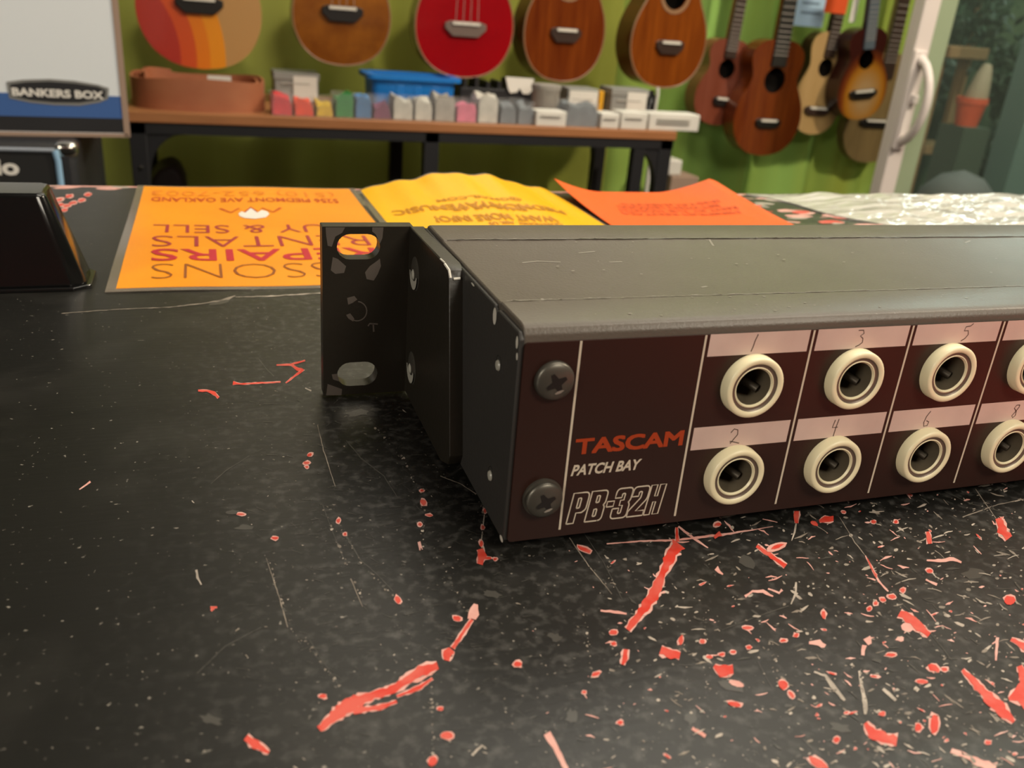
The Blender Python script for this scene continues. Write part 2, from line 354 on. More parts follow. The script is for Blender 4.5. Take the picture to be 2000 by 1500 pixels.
# ------------------------------------------------------------------ counter with its wear
def build_counter():
    root = empty('counter', (0.3, 0, FL), 'black painted counter with red scratches showing through, under the audio unit', 'counter')
    mb = MB(); X0, X1, Y0, Y1 = -.62, 1.05, -.42, .3385
    mb.box((X0, Y0, T-.03), (X1, Y1, T), 0)
    ser = [0]
    def P(px, py, k=1): return onz(px, py, T+.00005*k+2e-7*(ser[0] % 199))
    def blob(pts, mi, k=1):
        ser[0] += 1; mb.poly([P(x, y, k) for x, y in pts], mi)
    def rough_stroke(pts, wd, mi, k=1, jit=.35):
        """stroke given in the photograph's frame, laid flat on the counter with ragged borders"""
        pts = [Vector((a, b)) for a, b in pts]; out = []; Ls = []; Rs = []
        dense = []; ser[0] += 1
        for i in range(len(pts)-1):
            n = max(2, int((pts[i+1]-pts[i]).length/7))
            for j in range(n): t = j/n; dense.append((pts[i].lerp(pts[i+1], t), wd[i]*(1-t)+wd[i+1]*t))
        dense.append((pts[-1], wd[-1]))
        for i, (p, ww) in enumerate(dense):
            a = dense[max(i-2, 0)][0]; b = dense[min(i+2, len(dense)-1)][0]; d = (b-a).normalized(); nn = Vector((-d.y, d.x))
            Ls.append(p+nn*ww/2*(1+R_.uniform(-jit, jit))); Rs.append(p-nn*ww/2*(1+R_.uniform(-jit, jit)))
        vs = []
        for l, r in zip(Ls, Rs): vs += [P(l.x, l.y, k), P(r.x, r.y, k)]
        mb.add(vs, [(2*i, 2*i+1, 2*i+3, 2*i+2) for i in range(len(dense)-1)], mi)
    def spot(x, y, a, b, ang, mi, k=1, n=9, jit=.25):
        ca, sa = math.cos(ang), math.sin(ang); pts = []
        for i in range(n):
            t = 2*math.pi*i/n; rr = 1+R_.uniform(-jit, jit); u = a*math.cos(t)*rr; v = b*math.sin(t)*rr
            pts.append((x+u*ca-v*sa, y+u*sa+v*ca))
        blob(pts, mi, k)
    def redspot(x, y, a, b, deg):
        spot(x, y, a+2.2, b+2.0, math.radians(deg), 2, 1); spot(x, y, a, b, math.radians(deg), 1, 2)
    def redstroke(pts, wd, rim=5):
        rough_stroke(pts, [q+rim for q in wd], 2, 1, .3); rough_stroke(pts, wd, 1, 2, .35)
    # long curved gouge, lower middle
    redstroke([(623, 1424), (660, 1395), (690, 1372), (730, 1358), (770, 1345), (800, 1325), (830, 1308), (855, 1300)], [10, 26, 24, 16, 13, 20, 22, 12])
    redstroke([(690, 1388), (740, 1382), (775, 1370)], [12, 9, 5], 3)
    redstroke([(775, 1360), (815, 1345), (845, 1325)], [3, 8, 3], 3)
    redstroke([(872, 1290), (876, 1275), (882, 1268)], [12, 20, 12], 4)
    redstroke([(884, 1266), (905, 1235), (922, 1210)], [6, 7, 5], 4); spot(925, 1196, 10, 15, .4, 2, 2)
    # second gouge right of it
    redstroke([(1226, 1230), (1250, 1200), (1275, 1165), (1285, 1140), (1298, 1110), (1312, 1080), (1326, 1062)], [12, 16, 20, 16, 15, 22, 24])
    redstroke([(1322, 1030), (1323, 1058)], [4, 8], 2)
    rough_stroke([(1325, 1028), (1350, 1048), (1383, 1070)], [3, 5, 2], 2)
    rough_stroke([(1185, 1062), (1250, 1057), (1320, 1055), (1405, 1045), (1470, 1035), (1510, 1028)], [2, 3, 4, 5, 2, 1], 2); rough_stroke([(1395, 1050), (1408, 1042)], [5, 9], 1, 2)
    # others, right part
    redstroke([(1556, 998), (1556, 1022)], [12, 6], 2); rough_stroke([(1555, 1022), (1552, 1040), (1546, 1056)], [3, 3, 1], 4)
    redstroke([(1478, 1066), (1495, 1078), (1515, 1092), (1534, 1106)], [7, 7, 8, 10], 3)
    spot(1515, 1068, 20, 9, -.35, 2, 3); spot(1518, 1067, 12, 4, -.3, 1, 4); spot(1458, 1096, 20, 9, .5, 5, 1)
    redstroke([(1600, 1018), (1612, 1014), (1628, 1014)], [4, 10, 11], 3); spot(1590, 1022, 9, 4, .3, 1, 2)
    redspot(1706, 1019, 5, 3, 0); redspot(1648, 1000, 4, 2, 0); redspot(1750, 1019, 4, 3, 0)
    redspot(1402, 1024, 7, 3.5, -15)
    redstroke([(1950, 1012), (1957, 1035), (1970, 1052)], [10, 18, 14], 5)
    redstroke([(1812, 1038), (1816, 1062)], [6, 9], 3)
    rough_stroke([(1690, 1085), (1703, 1110), (1716, 1135), (1735, 1155)], [1.5, 5, 4, 4], 2); rough_stroke([(1694, 1090), (1702, 1108), (1712, 1128)], [1, 3, 3], 1, 2)
    redspot(1742, 1165, 8, 4, 10); redspot(1724, 1171, 6, 3, 15); redspot(1710, 1178, 4, 4, 0); redspot(1698, 1189, 5, 4, 0); redspot(1763, 1153, 5, 4, 0)
    redstroke([(1757, 1197), (1775, 1207), (1795, 1225), (1815, 1240)], [12, 16, 16, 8], 7)
    spot(1772, 1225, 14, 10, .5, 2, 1); spot(1758, 1248, 9, 5, 0, 2, 1)
    redstroke([(1880, 1308), (1905, 1335), (1930, 1360), (1955, 1385), (1980, 1410)], [6, 14, 20, 22, 6], 4)
    redstroke([(1975, 1248), (2000, 1262), (2030, 1275)], [6, 16, 20], 3)
    redstroke([(1970, 1365), (2000, 1355), (2040, 1370), (2120, 1390)], [6, 50, 70, 60], 6); redstroke([(1992, 1300), (2010, 1345)], [10, 24], 4)
    redstroke([(1690, 1412), (1705, 1432), (1725, 1442), (1752, 1446)], [6, 20, 22, 18], 6)
    redstroke([(1395, 1300), (1410, 1310), (1432, 1308)], [6, 22, 16], 4); spot(1430, 1340, 26, 12, .15, 5, 1); spot(1440, 1335, 16, 6, .3, 2, 2)
    redspot(1460, 1226, 9, 4, 0); redspot(1436, 1375, 14, 4.5, 12); redspot(1530, 1338, 10, 8, 55); redspot(1546, 1357, 8, 4, 50)
    redspot(1824, 1305, 12, 7, 15); redspot(1845, 1307, 6, 4, 0); redspot(1800, 1331, 11, 4, 10); redspot(1740, 1279, 10, 3.5, 0)
    redspot(1723, 1394, 6, 4.5, 0); redspot(1794, 1421, 8, 7, 0); redspot(1825, 1412, 8, 20, 0); redspot(1930, 1450, 6, 4, 0)
    redspot(1598, 1490, 20, 8, 30); rough_stroke([(1858, 1465), (1890, 1478), (1920, 1492), (1945, 1500)], [10, 9, 16, 20], 2)
    redspot(1972, 1172, 10, 9, 0); redspot(1815, 1115, 6, 4, 0); redspot(1609, 1200, 4, 8, -10); redspot(1555, 1241, 5, 4, 0); redspot(1530, 1251, 6, 3, 0)
    redspot(1372, 1253, 5, 4, 0); redspot(1634, 1445, 6, 5, 0)
    for x, y in ((1386, 1283), (1410, 1278), (1432, 1273), (1463, 1264)): redspot(x, y, 5.5, 3, 0)
    redstroke([(1290, 1270), (1305, 1275), (1328, 1280)], [12, 20, 10], 6); redspot(1330, 1250, 4, 9, 15)
    redstroke([(1222, 1268), (1220, 1285), (1216, 1298)], [9, 11, 7], 5); redspot(1164, 1316, 8, 4, -20); redspot(1199, 1257, 5, 4, 0); redspot(1197, 1235, 7, 5, 0)
    rough_stroke([(1173, 1193), (1200, 1195), (1224, 1199)], [4, 6, 4], 2); rough_stroke([(1455, 1165), (1470, 1155), (1490, 1155), (1510, 1165)], [5, 5, 7, 3], 2)
    rough_stroke([(1500, 1150), (1522, 1158), (1528, 1152)], [3, 4, 5], 2); rough_stroke([(1555, 1137), (1554, 1160), (1545, 1180)], [4, 5, 2], 4)
    rough_stroke([(1810, 1094), (1840, 1095), (1862, 1092), (1878, 1098)], [3, 6, 9, 4], 2); rough_stroke([(1808, 1132), (1830, 1142)], [4, 5], 2)
    rough_stroke([(1398, 1110), (1412, 1122)], [10, 3], 2); rough_stroke([(1580, 1255), (1600, 1256), (1612, 1262)], [6, 14, 6], 2)
    rough_stroke([(1948, 1245), (1945, 1290)], [6, 4], 2); rough_stroke([(1693, 1245), (1700, 1258)], [12, 8], 2); rough_stroke([(1688, 1260), (1685, 1280)], [8, 6], 2)
    rough_stroke([(1590, 1312), (1612, 1320), (1630, 1345), (1650, 1368)], [4, 5, 9, 5], 4); rough_stroke([(1678, 1310), (1683, 1340), (1690, 1375), (1690, 1395)], [4, 6, 12, 4], 4)
    rough_stroke([(1725, 1345), (1750, 1368)], [6, 7], 4); rough_stroke([(1352, 1422), (1378, 1438)], [7, 8], 2)
    # strokes, middle & left
    redspot(827, 981, 6, 6, 45); redspot(820, 1024, 3.5, 3, 0); redspot(824, 958, 3, 2, 0); redspot(838, 1006, 6, 2, 5)
    rough_stroke([(818, 1058), (823, 1074)], [5, 6], 2)
    redstroke([(938, 1072), (942, 1085), (937, 1102)], [12, 14, 9], 3); redspot(940, 1061, 3, 6, 0); redspot(943, 1030, 3, 4, 0); redspot(947, 998, 3, 4, 0)
    redspot(951, 1090, 10, 2.5, 0); redspot(967, 1092, 3, 2.5, 0); rough_stroke([(946, 1005), (944, 1025)], [2, 2], 4); rough_stroke([(942, 1038), (940, 1055)], [2, 2], 4)
    redspot(661, 1017, 4, 5, 30); redspot(674, 1043, 2.5, 3, 0); redspot(777, 1171, 5, 8, -25); redspot(537, 1051, 7, 3, 5); redspot(470, 1004, 8, 2, 0)
    redspot(605, 888, 5, 3, -30); redspot(599, 904, 6, 3, 0); redspot(599, 912, 3, 2, 0)
    redspot(1011, 1297, 8, 6, 10); redspot(893, 1208, 8, 5, 20); redspot(873, 1436, 13, 8, -8); redspot(631, 1360, 7, 4, 0); redspot(860, 1384, 5, 4, 0); redspot(845, 1485, 8, 10, 20)
    redstroke([(480, 1440), (500, 1455), (525, 1470)], [12, 16, 6], 5)
    rough_stroke([(1068, 1432), (1085, 1460), (1105, 1500), (1112, 1520)], [14, 11, 10, 10], 2, 1, .15)
    rough_stroke([(922, 1475), (942, 1455)], [5, 4], 4); redspot(1141, 1352, 4, 3, 0); redspot(1211, 1411, 6, 4, 0); redspot(1142, 1073, 14, 4, 25)
    # left thin red marks
    redstroke([(455, 748), (470, 750), (505, 748), (548, 746)], [6, 2.5, 3, 2], 1)
    redstroke([(540, 713), (568, 712), (596, 704)], [2, 4, 2], 1); redstroke([(568, 712), (582, 722), (592, 722), (575, 735), (558, 748)], [3, 6, 6, 3, 2], 1)
    redstroke([(387, 763), (404, 763), (418, 768), (427, 777)], [4, 4, 6, 4], 1); rough_stroke([(596, 758), (608, 763)], [2, 4], 4)
    rough_stroke([(155, 956), (177, 941)], [2, 4], 2); rough_stroke([(383, 1113), (386, 1128), (393, 1142)], [4, 5, 3], 4)
    redstroke([(411, 1187), (424, 1186)], [4, 3], 1); redstroke([(412, 1193), (418, 1188)], [3, 3], 1)
    # thin pale hairline scratches
    for pts in ([(620, 830), (632, 880), (655, 950)], [(676, 860), (705, 895), (750, 930), (775, 970)], [(630, 985), (650, 1040), (672, 1092)], [(672, 1040), (705, 1095), (735, 1120), (768, 1155)],
                [(685, 1130), (708, 1185)], [(520, 1090), (545, 1165), (562, 1225)], [(605, 1250), (630, 1290), (660, 1335)], [(510, 1225), (440, 1262), (385, 1315)], [(487, 890), (440, 920), (412, 945)],
                [(505, 700), (520, 720), (535, 735)], [(1112, 1050), (1150, 1105), (1195, 1160)], [(1133, 1030), (1180, 1100), (1215, 1170)], [(1640, 1010), (1670, 1060), (1690, 1085)], [(1735, 1155), (1800, 1215), (1860, 1290)],
                [(1410, 1230), (1490, 1200), (1540, 1183)], [(860, 930), (900, 945), (930, 965)], [(1845, 960), (1900, 985), (2000, 1010)], [(1880, 1010), (1950, 985), (2000, 975)], [(1905, 955), (1945, 1012)], [(1480, 1290), (1500, 1330), (1510, 1345)]):
        rough_stroke(pts, [R_.uniform(1.0, 2.2) for _ in pts], 5 if R_.random() < .6 else 3, 1, .6)
    # edge of the clear film beneath the flyers
    rough_stroke([(120, 612), (230, 604), (330, 600), (400, 592), (440, 585), (460, 578)], [.8, 1, 1, 1.4, 4, 2], 3, 2, .9)
    rough_stroke([(460, 580), (530, 578), (600, 574), (632, 572)], [1, 1.6, 1.2, 1.5], 4, 2, .8)
    spot(430, 590, 22, 5, -.2, 5, 1)
    # dust caught along old scratches
    for path in ([(625, 985), (650, 1040), (672, 1092)], [(672, 1090), (690, 1130), (715, 1185)], [(660, 1015), (700, 1095), (780, 1175)], [(520, 1085), (545, 1165), (575, 1240), (605, 1275)], [(822, 950), (826, 1012), (824, 1075)],
                 [(944, 985), (943, 1040), (940, 1105)], [(590, 1235), (625, 1290), (665, 1345)], [(870, 1110), (900, 1180), (925, 1200)], [(1140, 1190), (1150, 1260), (1158, 1330)], [(730, 830), (790, 900), (830, 980)], [(1195, 1090), (1180, 1150), (1170, 1180)],
                 [(1330, 1250), (1370, 1300), (1385, 1350)], [(1500, 1240), (1515, 1290), (1520, 1350)], [(1655, 1290), (1680, 1310), (1690, 1400)], [(1790, 1230), (1850, 1290)], [(1380, 1180), (1375, 1230), (1390, 1255)], [(840, 1330), (845, 1420), (848, 1490)]):
        for i in range(len(path)-1):
            a_, b_ = Vector(path[i]), Vector(path[i+1]); L_ = (b_-a_).length
            for k in range(int(L_/5.5)):
                q_ = a_.lerp(b_, R_.random()); s_ = R_.choice((.8, 1.1, 1.5, 2.4)); spot(q_.x+R_.gauss(0, 2.2), q_.y, s_*R_.uniform(.8, 1.5), s_, R_.uniform(-.5, .5), R_.choice((3, 5, 5, 4, 3)), 1, 6, .4)
    for i in range(420):
        px = R_.gauss(760, 210); py = R_.uniform(780, 1480)
        if px < 440 or px > 1250: continue
        s_ = R_.uniform(.5, 1.5); an = R_.uniform(-.5, .6)
        rough_stroke([(px, py), (px+R_.uniform(6, 26)*math.cos(an), py+R_.uniform(6, 26)*math.sin(an))], [s_, .5], 5, 1, .5)
    # haze smudges
    for x, y, a, b, an in ((700, 806, 26, 7, -.1), (410, 1405, 22, 9, .2), (480, 1030, 20, 5, 0), (1085, 1245, 14, 8, .2), (458, 1000, 15, 4, 0), (735, 800, 12, 3, 0), (1115, 1400, 10, 16, .1), (960, 1160, 18, 6, .3), (1350, 1400, 10, 16, .3), (1900, 1120, 20, 9, 0), (1640, 1420, 22, 8, .2)):
        spot(x, y, a, b, an, 5, 1, 14, .35)
    # countless small chips: denser to the right
    for i in range(5200):
        px = R_.uniform(240, 2060); py = R_.uniform(600, 1540)
        dens = .10+.9*max(0, (px-900)/1100)**1.1 if px > 900 else .10+.06*max(0, (px-430)/470)
        if px < 430: dens = .03
        if py < 900: dens *= .6
        if R_.random() > dens: continue
        s = R_.choice((.8, 1, 1.2, 1.6, 2.2, 3.2 if px > 1200 else 1.4))*(.75+.6*(py-600)/900)
        if px < 1150: s *= .75
        mi = R_.choice((3, 3, 4, 4, 4, 2, 5)) if px > 1000 else R_.choice((3, 5, 5, 4, 5, 3, 4))
        an = math.radians(R_.uniform(-40, 50)); el = R_.choice((1, 1.3, 1.8, 3))
        spot(px, py, s*el, s*.8, an, mi, 1, 6, .4)
        if mi == 2 and s > 2: spot(px, py, s*el*.6, s*.45, an, 1, 2, 6, .3)
    for i in range(330):
        px = R_.triangular(1000, 2080, 2000); py = R_.uniform(930, 1530)
        an = R_.uniform(-.5, .9); L = R_.uniform(8, 30); ca, sa = math.cos(an), math.sin(an)
        rough_stroke([(px, py), (px+L*ca*.5, py+L*sa*.5+R_.uniform(-2, 2)), (px+L*ca, py+L*sa)], [1, R_.uniform(1.5, 4.5), 1], R_.choice((2, 2, 3, 3, 4, 5)), 1, .5)
    # worn places towards the customer's right, beside the frame
    for i in range(260):
        x = R_.uniform(.10, .62); y = R_.uniform(-.34, -.01)
        if x < .075+(-y)*-.1: continue
        a = R_.uniform(.004, .03); b = a*R_.uniform(.25, .7); an = R_.uniform(0, 3.14)
        if x-a < .135 and y > -.075: continue
        if x-a < .12: continue
        pts = [Vector((x+(a*math.cos(t)*math.cos(an)-b*math.sin(t)*math.sin(an))*R_.uniform(.7, 1.2), y+(a*math.cos(t)*math.sin(an)+b*math.sin(t)*math.cos(an))*R_.uniform(.7, 1.2), T+.00006+i*2e-7)) for t in [2*math.pi*q/11 for q in range(11)]]
        mb.poly(pts, 1)
    for i in range(150):
        y = R_.uniform(-.20, -.02); a = R_.uniform(.008, .024); x = .126+y+a*1.15+.008+R_.uniform(0, .20); x = max(x, .06+a)
        b = a*R_.uniform(.5, .9); an = R_.uniform(0, 3.14)
        mb.poly([Vector((x+(a*math.cos(t)*math.cos(an)-b*math.sin(t)*math.sin(an))*R_.uniform(.8, 1.15), y+(a*math.cos(t)*math.sin(an)+b*math.sin(t)*math.cos(an))*R_.uniform(.8, 1.15), T+.00015+i*3e-7)) for t in [2*math.pi*q/13 for q in range(13)]], 1)
    # worn far edge
    for i in range(330):
        x = R_.uniform(-.16, .62); y = .3385-abs(R_.gauss(0, .004))-.001
        if i > 170: x = R_.uniform(.20, .40); y = R_.uniform(.255, .335)
        a = R_.uniform(.001, .006)*(2.2 if i > 170 else 1); b = a*R_.uniform(.2, .6)
        if y+b > .338: b = .338-y
        if b <= 0: continue
        an = R_.uniform(-.4, .4); pts = [Vector((x+a*math.cos(t)*R_.uniform(.8, 1.2), min(y+b*math.sin(t)+a*math.cos(t)*math.sin(an), .3384), T+.00005+i*2e-7)) for t in [2*math.pi*q/8 for q in range(8)]]
        mb.poly(pts, R_.choice((1, 2, 2, 2, 4)) if i <= 170 else R_.choice((1, 2, 2, 5, 5, 4)))
    mb.ribbon([(X0, .3365, T+.00002), (.62, .3368, T+.00002)], .0028, (0, 0, 1), 2)
    for x, y in ((116, 390), (135, 383), (142, 396), (125, 410), (118, 400), (172, 380), (160, 391), (130, 402)): redspot(x, y, 7, 2.5, -10)
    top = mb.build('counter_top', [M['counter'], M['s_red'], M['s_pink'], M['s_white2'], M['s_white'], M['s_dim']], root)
    bd = MB(); bd.box((X0+.03, Y0+.05, FL), (X1-.03, Y1-.03, T-.03)); bd.build('counter_body', M['blackm'], root)
build_counter()

# ------------------------------------------------------------------ the rack unit
UW = .432; UD = .0744; UH = .044
def build_unit():
    root = empty('audio_patch_panel', (UW/2, UD/2, T), 'dark rack-mount patch panel with cream jack rings, lying on the black counter', 'patch panel')
    # cover: folded sheet with two creases along the top
    prof = [(.0004, .0405), (.0006, .0425), (.0014, .0436), (.0030, .0440), (.0144, .0440), (.0150, .04372), (.0584, .04372), (.0590, .0440), (.0724, .0440), (.0738, .0435), (.0744, .0422), (.0744, 0), (.0732, 0), (.0732, .0412), (.0020, .0412), (.0012, .0405)]
    mb = MB(); mb.prism([(0.0004, y, z) for y, z in prof], (UW-.0008, 0, 0)); mb.build('case_cover', M['cover'], root, bevel=.0004, seg=2, angle=20)
    for yy, xe in ((.01445, .19), (.0588, .30)):
        q = MB(); q.ribbon([(.0015+(xe-.0015)*k/40, yy+.00008*math.sin(k*1.7), .04404) for k in range(41)], [R_.uniform(.0002, .0006) for _ in range(41)], (0, 0, 1)); q.build('crease_wear', M['rub2'], root)
    mb = MB()   # rubbed highlights and scratches on the creases
    for yy, x0, x1 in ((.01445, .003, .10), (.0588, .004, .09)):
        x = x0
        x1 = .17
        while x < x1:
            for q_ in range(2):
                xx_ = x+R_.uniform(-.001, .001); L2 = R_.uniform(.0004, .0022); mb.ribbon([(xx_, yy+R_.uniform(-.0003, .0003), .04413), (xx_+L2, yy+R_.uniform(-.0003, .0003), .04413)], R_.uniform(.0001, .0003), (0, 0, 1))
            L = R_.uniform(.0008, .004); mb.ribbon([(x, yy, .04412 if yy > .02 else .04410), (x+L, yy+R_.uniform(-.0001, .0001), .04412 if yy > .02 else .04410)], R_.uniform(.0001, .00035), (0, 0, 1)); x += L+R_.uniform(.0002, .003)
    for pts in ([(1383, 464), (1388, 472), (1393, 480)], [(1372, 466), (1384, 469)], [(1370, 561), (1381, 559)], [(1058, 583), (1080, 600)], [(1190, 512), (1215, 511)], [(1020, 513), (1050, 510), (1095, 512)], [(1895, 470), (1885, 474)], [(1130, 494), (1162, 491)]):
        mb.ribbon([onz(x, y, .04378) for x, y in pts], [.0006]*len(pts), (0, 0, 1))
    for i in range(46):
        px = R_.uniform(900, 1990); py = R_.choice((R_.uniform(470, 545), R_.uniform(575, 618))); p = onz(px, py, .0441); s = R_.uniform(.00012, .0003)
        mb.poly([p+Vector((s*1.5*math.cos(a), s*math.sin(a), 0)) for a in (0, 1, 2, 3, 4, 5)])
    mb.build('rubbed_marks', M['rub'], root)
    for sx, xx in ((0, 0.0), (1, UW)):
        mb = MB(); x0, x1 = (xx, xx+.0009) if sx == 0 else (xx-.0009, xx)
        pts = [(.0006, .0002), (.0738, .0002), (.0738, .0430), (.0158, .0430), (.0152, .0422), (.0140, .0422), (.0132, .0428), (.0016, .0428), (.0006, .0416)]
        pts = [(y, z) for y, z in pts]
        xs = -.0004 if sx == 0 else UW-.0008
        mb.prism([(xs, y, z) for y, z in pts], (.0012, 0, 0)); sp = mb.build('side_panel', M['side'], root, bevel=.0003)
        if sx == 0:
            for (yy, zz) in ((.0108, .0331), (.0105, .0096)):
                q = MB(); q.lathe((-.00040, yy, zz), (-1, 0, 0), [(0, .0016), (.00005, .0015), (-.0002, .0010), (-.0004, 0)], 20); q.build('pin_recess', M['recess'], sp)
                q = MB(); q.lathe((-.00042, yy+.0001, zz-.0005), (-1, 0, 0), [(0, .0011), (.0003, .0009), (.0004, 0)], 16); q.build('pin', M['silverp'], sp, smooth=True)
            for (yy, zz, a, b) in ((.0148, .0410, .0011, .0017), (.0016, .0408, .0006, .0012), (.0010, .0384, .0005, .0007), (.0010, .0006, .0010, .0006), (.0300, .0424, .0012, .00025)):  # pale chips, enlarged so their colour holds the bright edge glints
                q = MB(); q.poly([(-.00052, yy+a*math.cos(t), zz+b*math.sin(t)) for t in [k*math.pi/5 for k in range(10)]])
                q.build('chip_glint', M['steel_edge'], sp)
    # front panel
    mb = MB(); mb.box((.0004, 0, .0003), (UW-.0004, .0013, .0412)); fp = mb.build('front_panel', M['panel'], root, bevel=.0007, seg=3)
    mb = MB(); mb.box((.002, .003, 0), (UW-.002, .073, .001)); mb.build('bottom_panel', M['side'], root)
    for fx in (.011, UW-.02):
        for fy in (.008, .062):
            mb = MB(); mb.lathe((fx, fy, T), (0, 0, 1), [(0, 0), (0, .0052), (.0028, .0058), (.0028, 0)], 24); mb.build('rubber_foot', M['rubber'], root, smooth=True)
    e = -.00003
    XL = [.0110, .0363]+[.0363+.02412*k for k in range(1, 17)]
    for x in XL: MB().ribbon([(x, e, .0018), (x, e, .0420-.0008)], .00046, (0, 1, 0)).build('divider_line', M['print_white'], fp)
    tx = lambda x0, x1, z0, z1, sh=0: (lambda u, v: Vector((x0+u*(x1-x0), e, z0+v*(z1-z0))))
    mb = MB()
    for i_, (dx_, dz_) in enumerate(((0, 0), (.00016, .00014), (-.00016, .00014), (.00016, -.00014), (-.00016, -.00014))): lettering(mb, 'TASCAM', (lambda u, v, dx_=dx_, dz_=dz_, i_=i_: Vector((.0124+u*.0226+dx_, e-i_*8e-6, .0183+v*.0031+dz_))), space=.95)
    mb.build('logo_lettering', M['print_orange'], fp)
    mb = MB(); lettering(mb, 'PATCH BAY', tx(.0120, .0268, .0136, .0160), bold=.03, shear=.25); mb.build('title_lettering', M['print_white'], fp)
    # outlined italic model number
    mb = MB()
    def outl(cx, pts, holes=()):
        for lp in [pts]+list(holes):
            q = [(cx+x+.16*y, y) for x, y in lp]; q = q+[q[0]]
            W = [Vector((.01205+x*.001, e, .0029+y*.001)) for x, y in q]
            k = .00032
            mb.ribbon(W, k, (0, 1, 0))
    def rnd(pts, r=.55):
        """rounds corners marked with a third value"""
        out = []; n = len(pts)
        for i, p in enumerate(pts):
            if len(p) < 3: out.append((p[0], p[1])); continue
            a = Vector(pts[i-1][:2]); b = Vector(p[:2]); c = Vector(pts[(i+1) % n][:2]); rr = p[2]
            u = (a-b).normalized()*rr; v = (c-b).normalized()*rr
            for k in range(6):
                t = k/5; out.append(tuple((b+u)*(1-t)**2+b*2*t*(1-t)+(b+v)*t*t))
        return out
    H = 6.8
    outl(0, rnd([(0, 0), (1.7, 0), (1.7, 2.3), (3.0, 2.3), (3.9, 2.9, .6), (3.9, H, 1.1), (0, H)]), [rnd([(1.5, 3.4), (2.2, 3.4, .3), (2.2, 5.6, .3), (1.5, 5.6)])])
    outl(4.4, rnd([(0, 0), (3.2, 0), (4.0, 0, 1.0), (4.0, 3.2, .5), (3.6, 3.5), (4.0, 4.0, .5), (4.0, H, 1.0), (0, H)]), [rnd([(1.6, 1.1), (2.3, 1.1, .3), (2.3, 2.7, .3), (1.6, 2.7)]), rnd([(1.6, 4.2), (2.3, 4.2, .3), (2.3, 5.7, .3), (1.6, 5.7)])])
    outl(8.9, [(0, 2.9), (1.7, 2.9), (1.7, 4.1), (0, 4.1)])
    outl(10.6, rnd([(0, 2.3), (0, 0, 1.0), (4.0, 0, 1.0), (4.0, 3.1, .5), (3.6, 3.5), (4.0, 4.0, .5), (4.0, H, 1.0), (0, H, 1.0), (0, 4.7), (1.6, 4.7), (1.6, 5.6, .3), (2.3, 5.6, .3), (2.3, 4.1), (1.5, 4.1), (1.5, 2.9), (2.3, 2.9), (2.3, 1.1, .3), (1.6, 1.1, .3), (1.6, 2.3)]))
    outl(14.8, rnd([(0, 0), (4.0, 0), (4.0, 1.2), (1.9, 1.2), (4.0, 3.8, .6), (4.0, H, 1.0), (0, H, 1.0), (0, 4.6), (1.6, 4.6), (1.6, 5.6, .3), (2.3, 5.6, .3), (2.3, 4.2, .3), (0, 1.3)]))
    outl(19.1, [(0, 0), (1.5, 0), (1.5, 2.9), (2.2, 2.9), (2.2, 0), (3.7, 0), (3.7, H), (2.2, H), (2.2, 4.2), (1.5, 4.2), (1.5, H), (0, H)])
    # narrow the word to its printed width
    xs = [v.x for v in mb.v]; a_, b_ = min(xs), max(xs)
    for v in mb.v: v.x = .0121+(v.x-a_)*(.0333-.0121)/(b_-a_)
    mb.build('model_number_outline', M['print_white'], fp)
    # write-on strips and pencilled numbers
    digs = {1: [[(.2, 1), (.05, .6), (.0, .3), (-.1, 0)]], 2: [[(-.3, .75), (-.1, .98), (.2, .9), (.25, .6), (0, .3), (-.2, .05), (-.25, .2), (0, .15), (.5, .02)]],
            3: [[(-.3, .95), (.1, .95), (.2, .75), (-.05, .6), (.2, .45), (.25, .2), (0, .03), (-.25, -.05)]], 4: [[(-.15, 1), (-.25, .5), (.2, .5)], [(.15, 1.05), (.05, .5), (.0, -.1)]],
            5: [[(.4, 1.05), (.2, .9), (-.2, .85), (-.25, .6), (.1, .6), (.2, .35), (0, .1), (-.3, -.05)]], 6: [[(.1, 1.05), (-.15, .7), (-.25, .3), (-.15, .02), (.15, .05), (.2, .3), (-.05, .4)]],
            8: [[(.3, .95), (0, .95), (-.15, .75), (.15, .5), (.2, .2), (0, .05), (-.15, .2), (.1, .5), (.3, .8), (.3, .95)]], 7: [[(-.2, .95), (.25, .95), (.0, .05)]]}
    n = 0
    for c in range(16):
        x0 = XL[1+c]+.0009; x1 = XL[2+c]-.0009
        for row in (0, 1):
            z0, z1 = ((.0368, .0413), (.0168, .0218))[row]
            st = MB(); st.poly([(x0, e, z0), (x1, e, z0), (x1, e, z1), (x0, e, z1)]); so = st.build('write_on_strip', M['strip'], fp)
            n = 2*c+1+row
            if n in digs:
                cxx = {1: .0098, 2: .0095, 3: .0105, 4: .0098, 5: .0135, 6: .0098, 7: .0110, 8: .0105}[n]
                q = MB()
                for stt in digs[n]:
                    q.ribbon([(x0+cxx+a*.0030, e*2, z0+.0006+b*.0035) for a, b in stt], .00022, (0, 1, 0))
                q.build('pencil_mark', M['pencil'], so)
    # jacks
    def jack(cx, cz):
        h = .0024
        mb = MB(); mb.lathe((cx, 0, cz), (0, -1, 0), [(0, .0064), (h-.0003, .0063), (h, .0060), (h, .0053), (h-.0003, .0050)], 44)
        j = mb.build('jack_ring', M['cream'], root, smooth=True)
        mb = MB(); mb.lathe((cx, 0, cz), (0, -1, 0), [(h-.0003, .0050), (h-.0006, .0047), (h-.0006, .0043)], 40, 0)
        mb.build('collar', M['sleeve'], j, smooth=True)
        mb = MB(); mb.lathe((cx, 0, cz), (0, -1, 0), [(h-.0006, .0043), (h-.0005, .0041), (h-.0009, .0038)], 40, 0)
        mb.build('inner_lip', M['cream'], j, smooth=True)
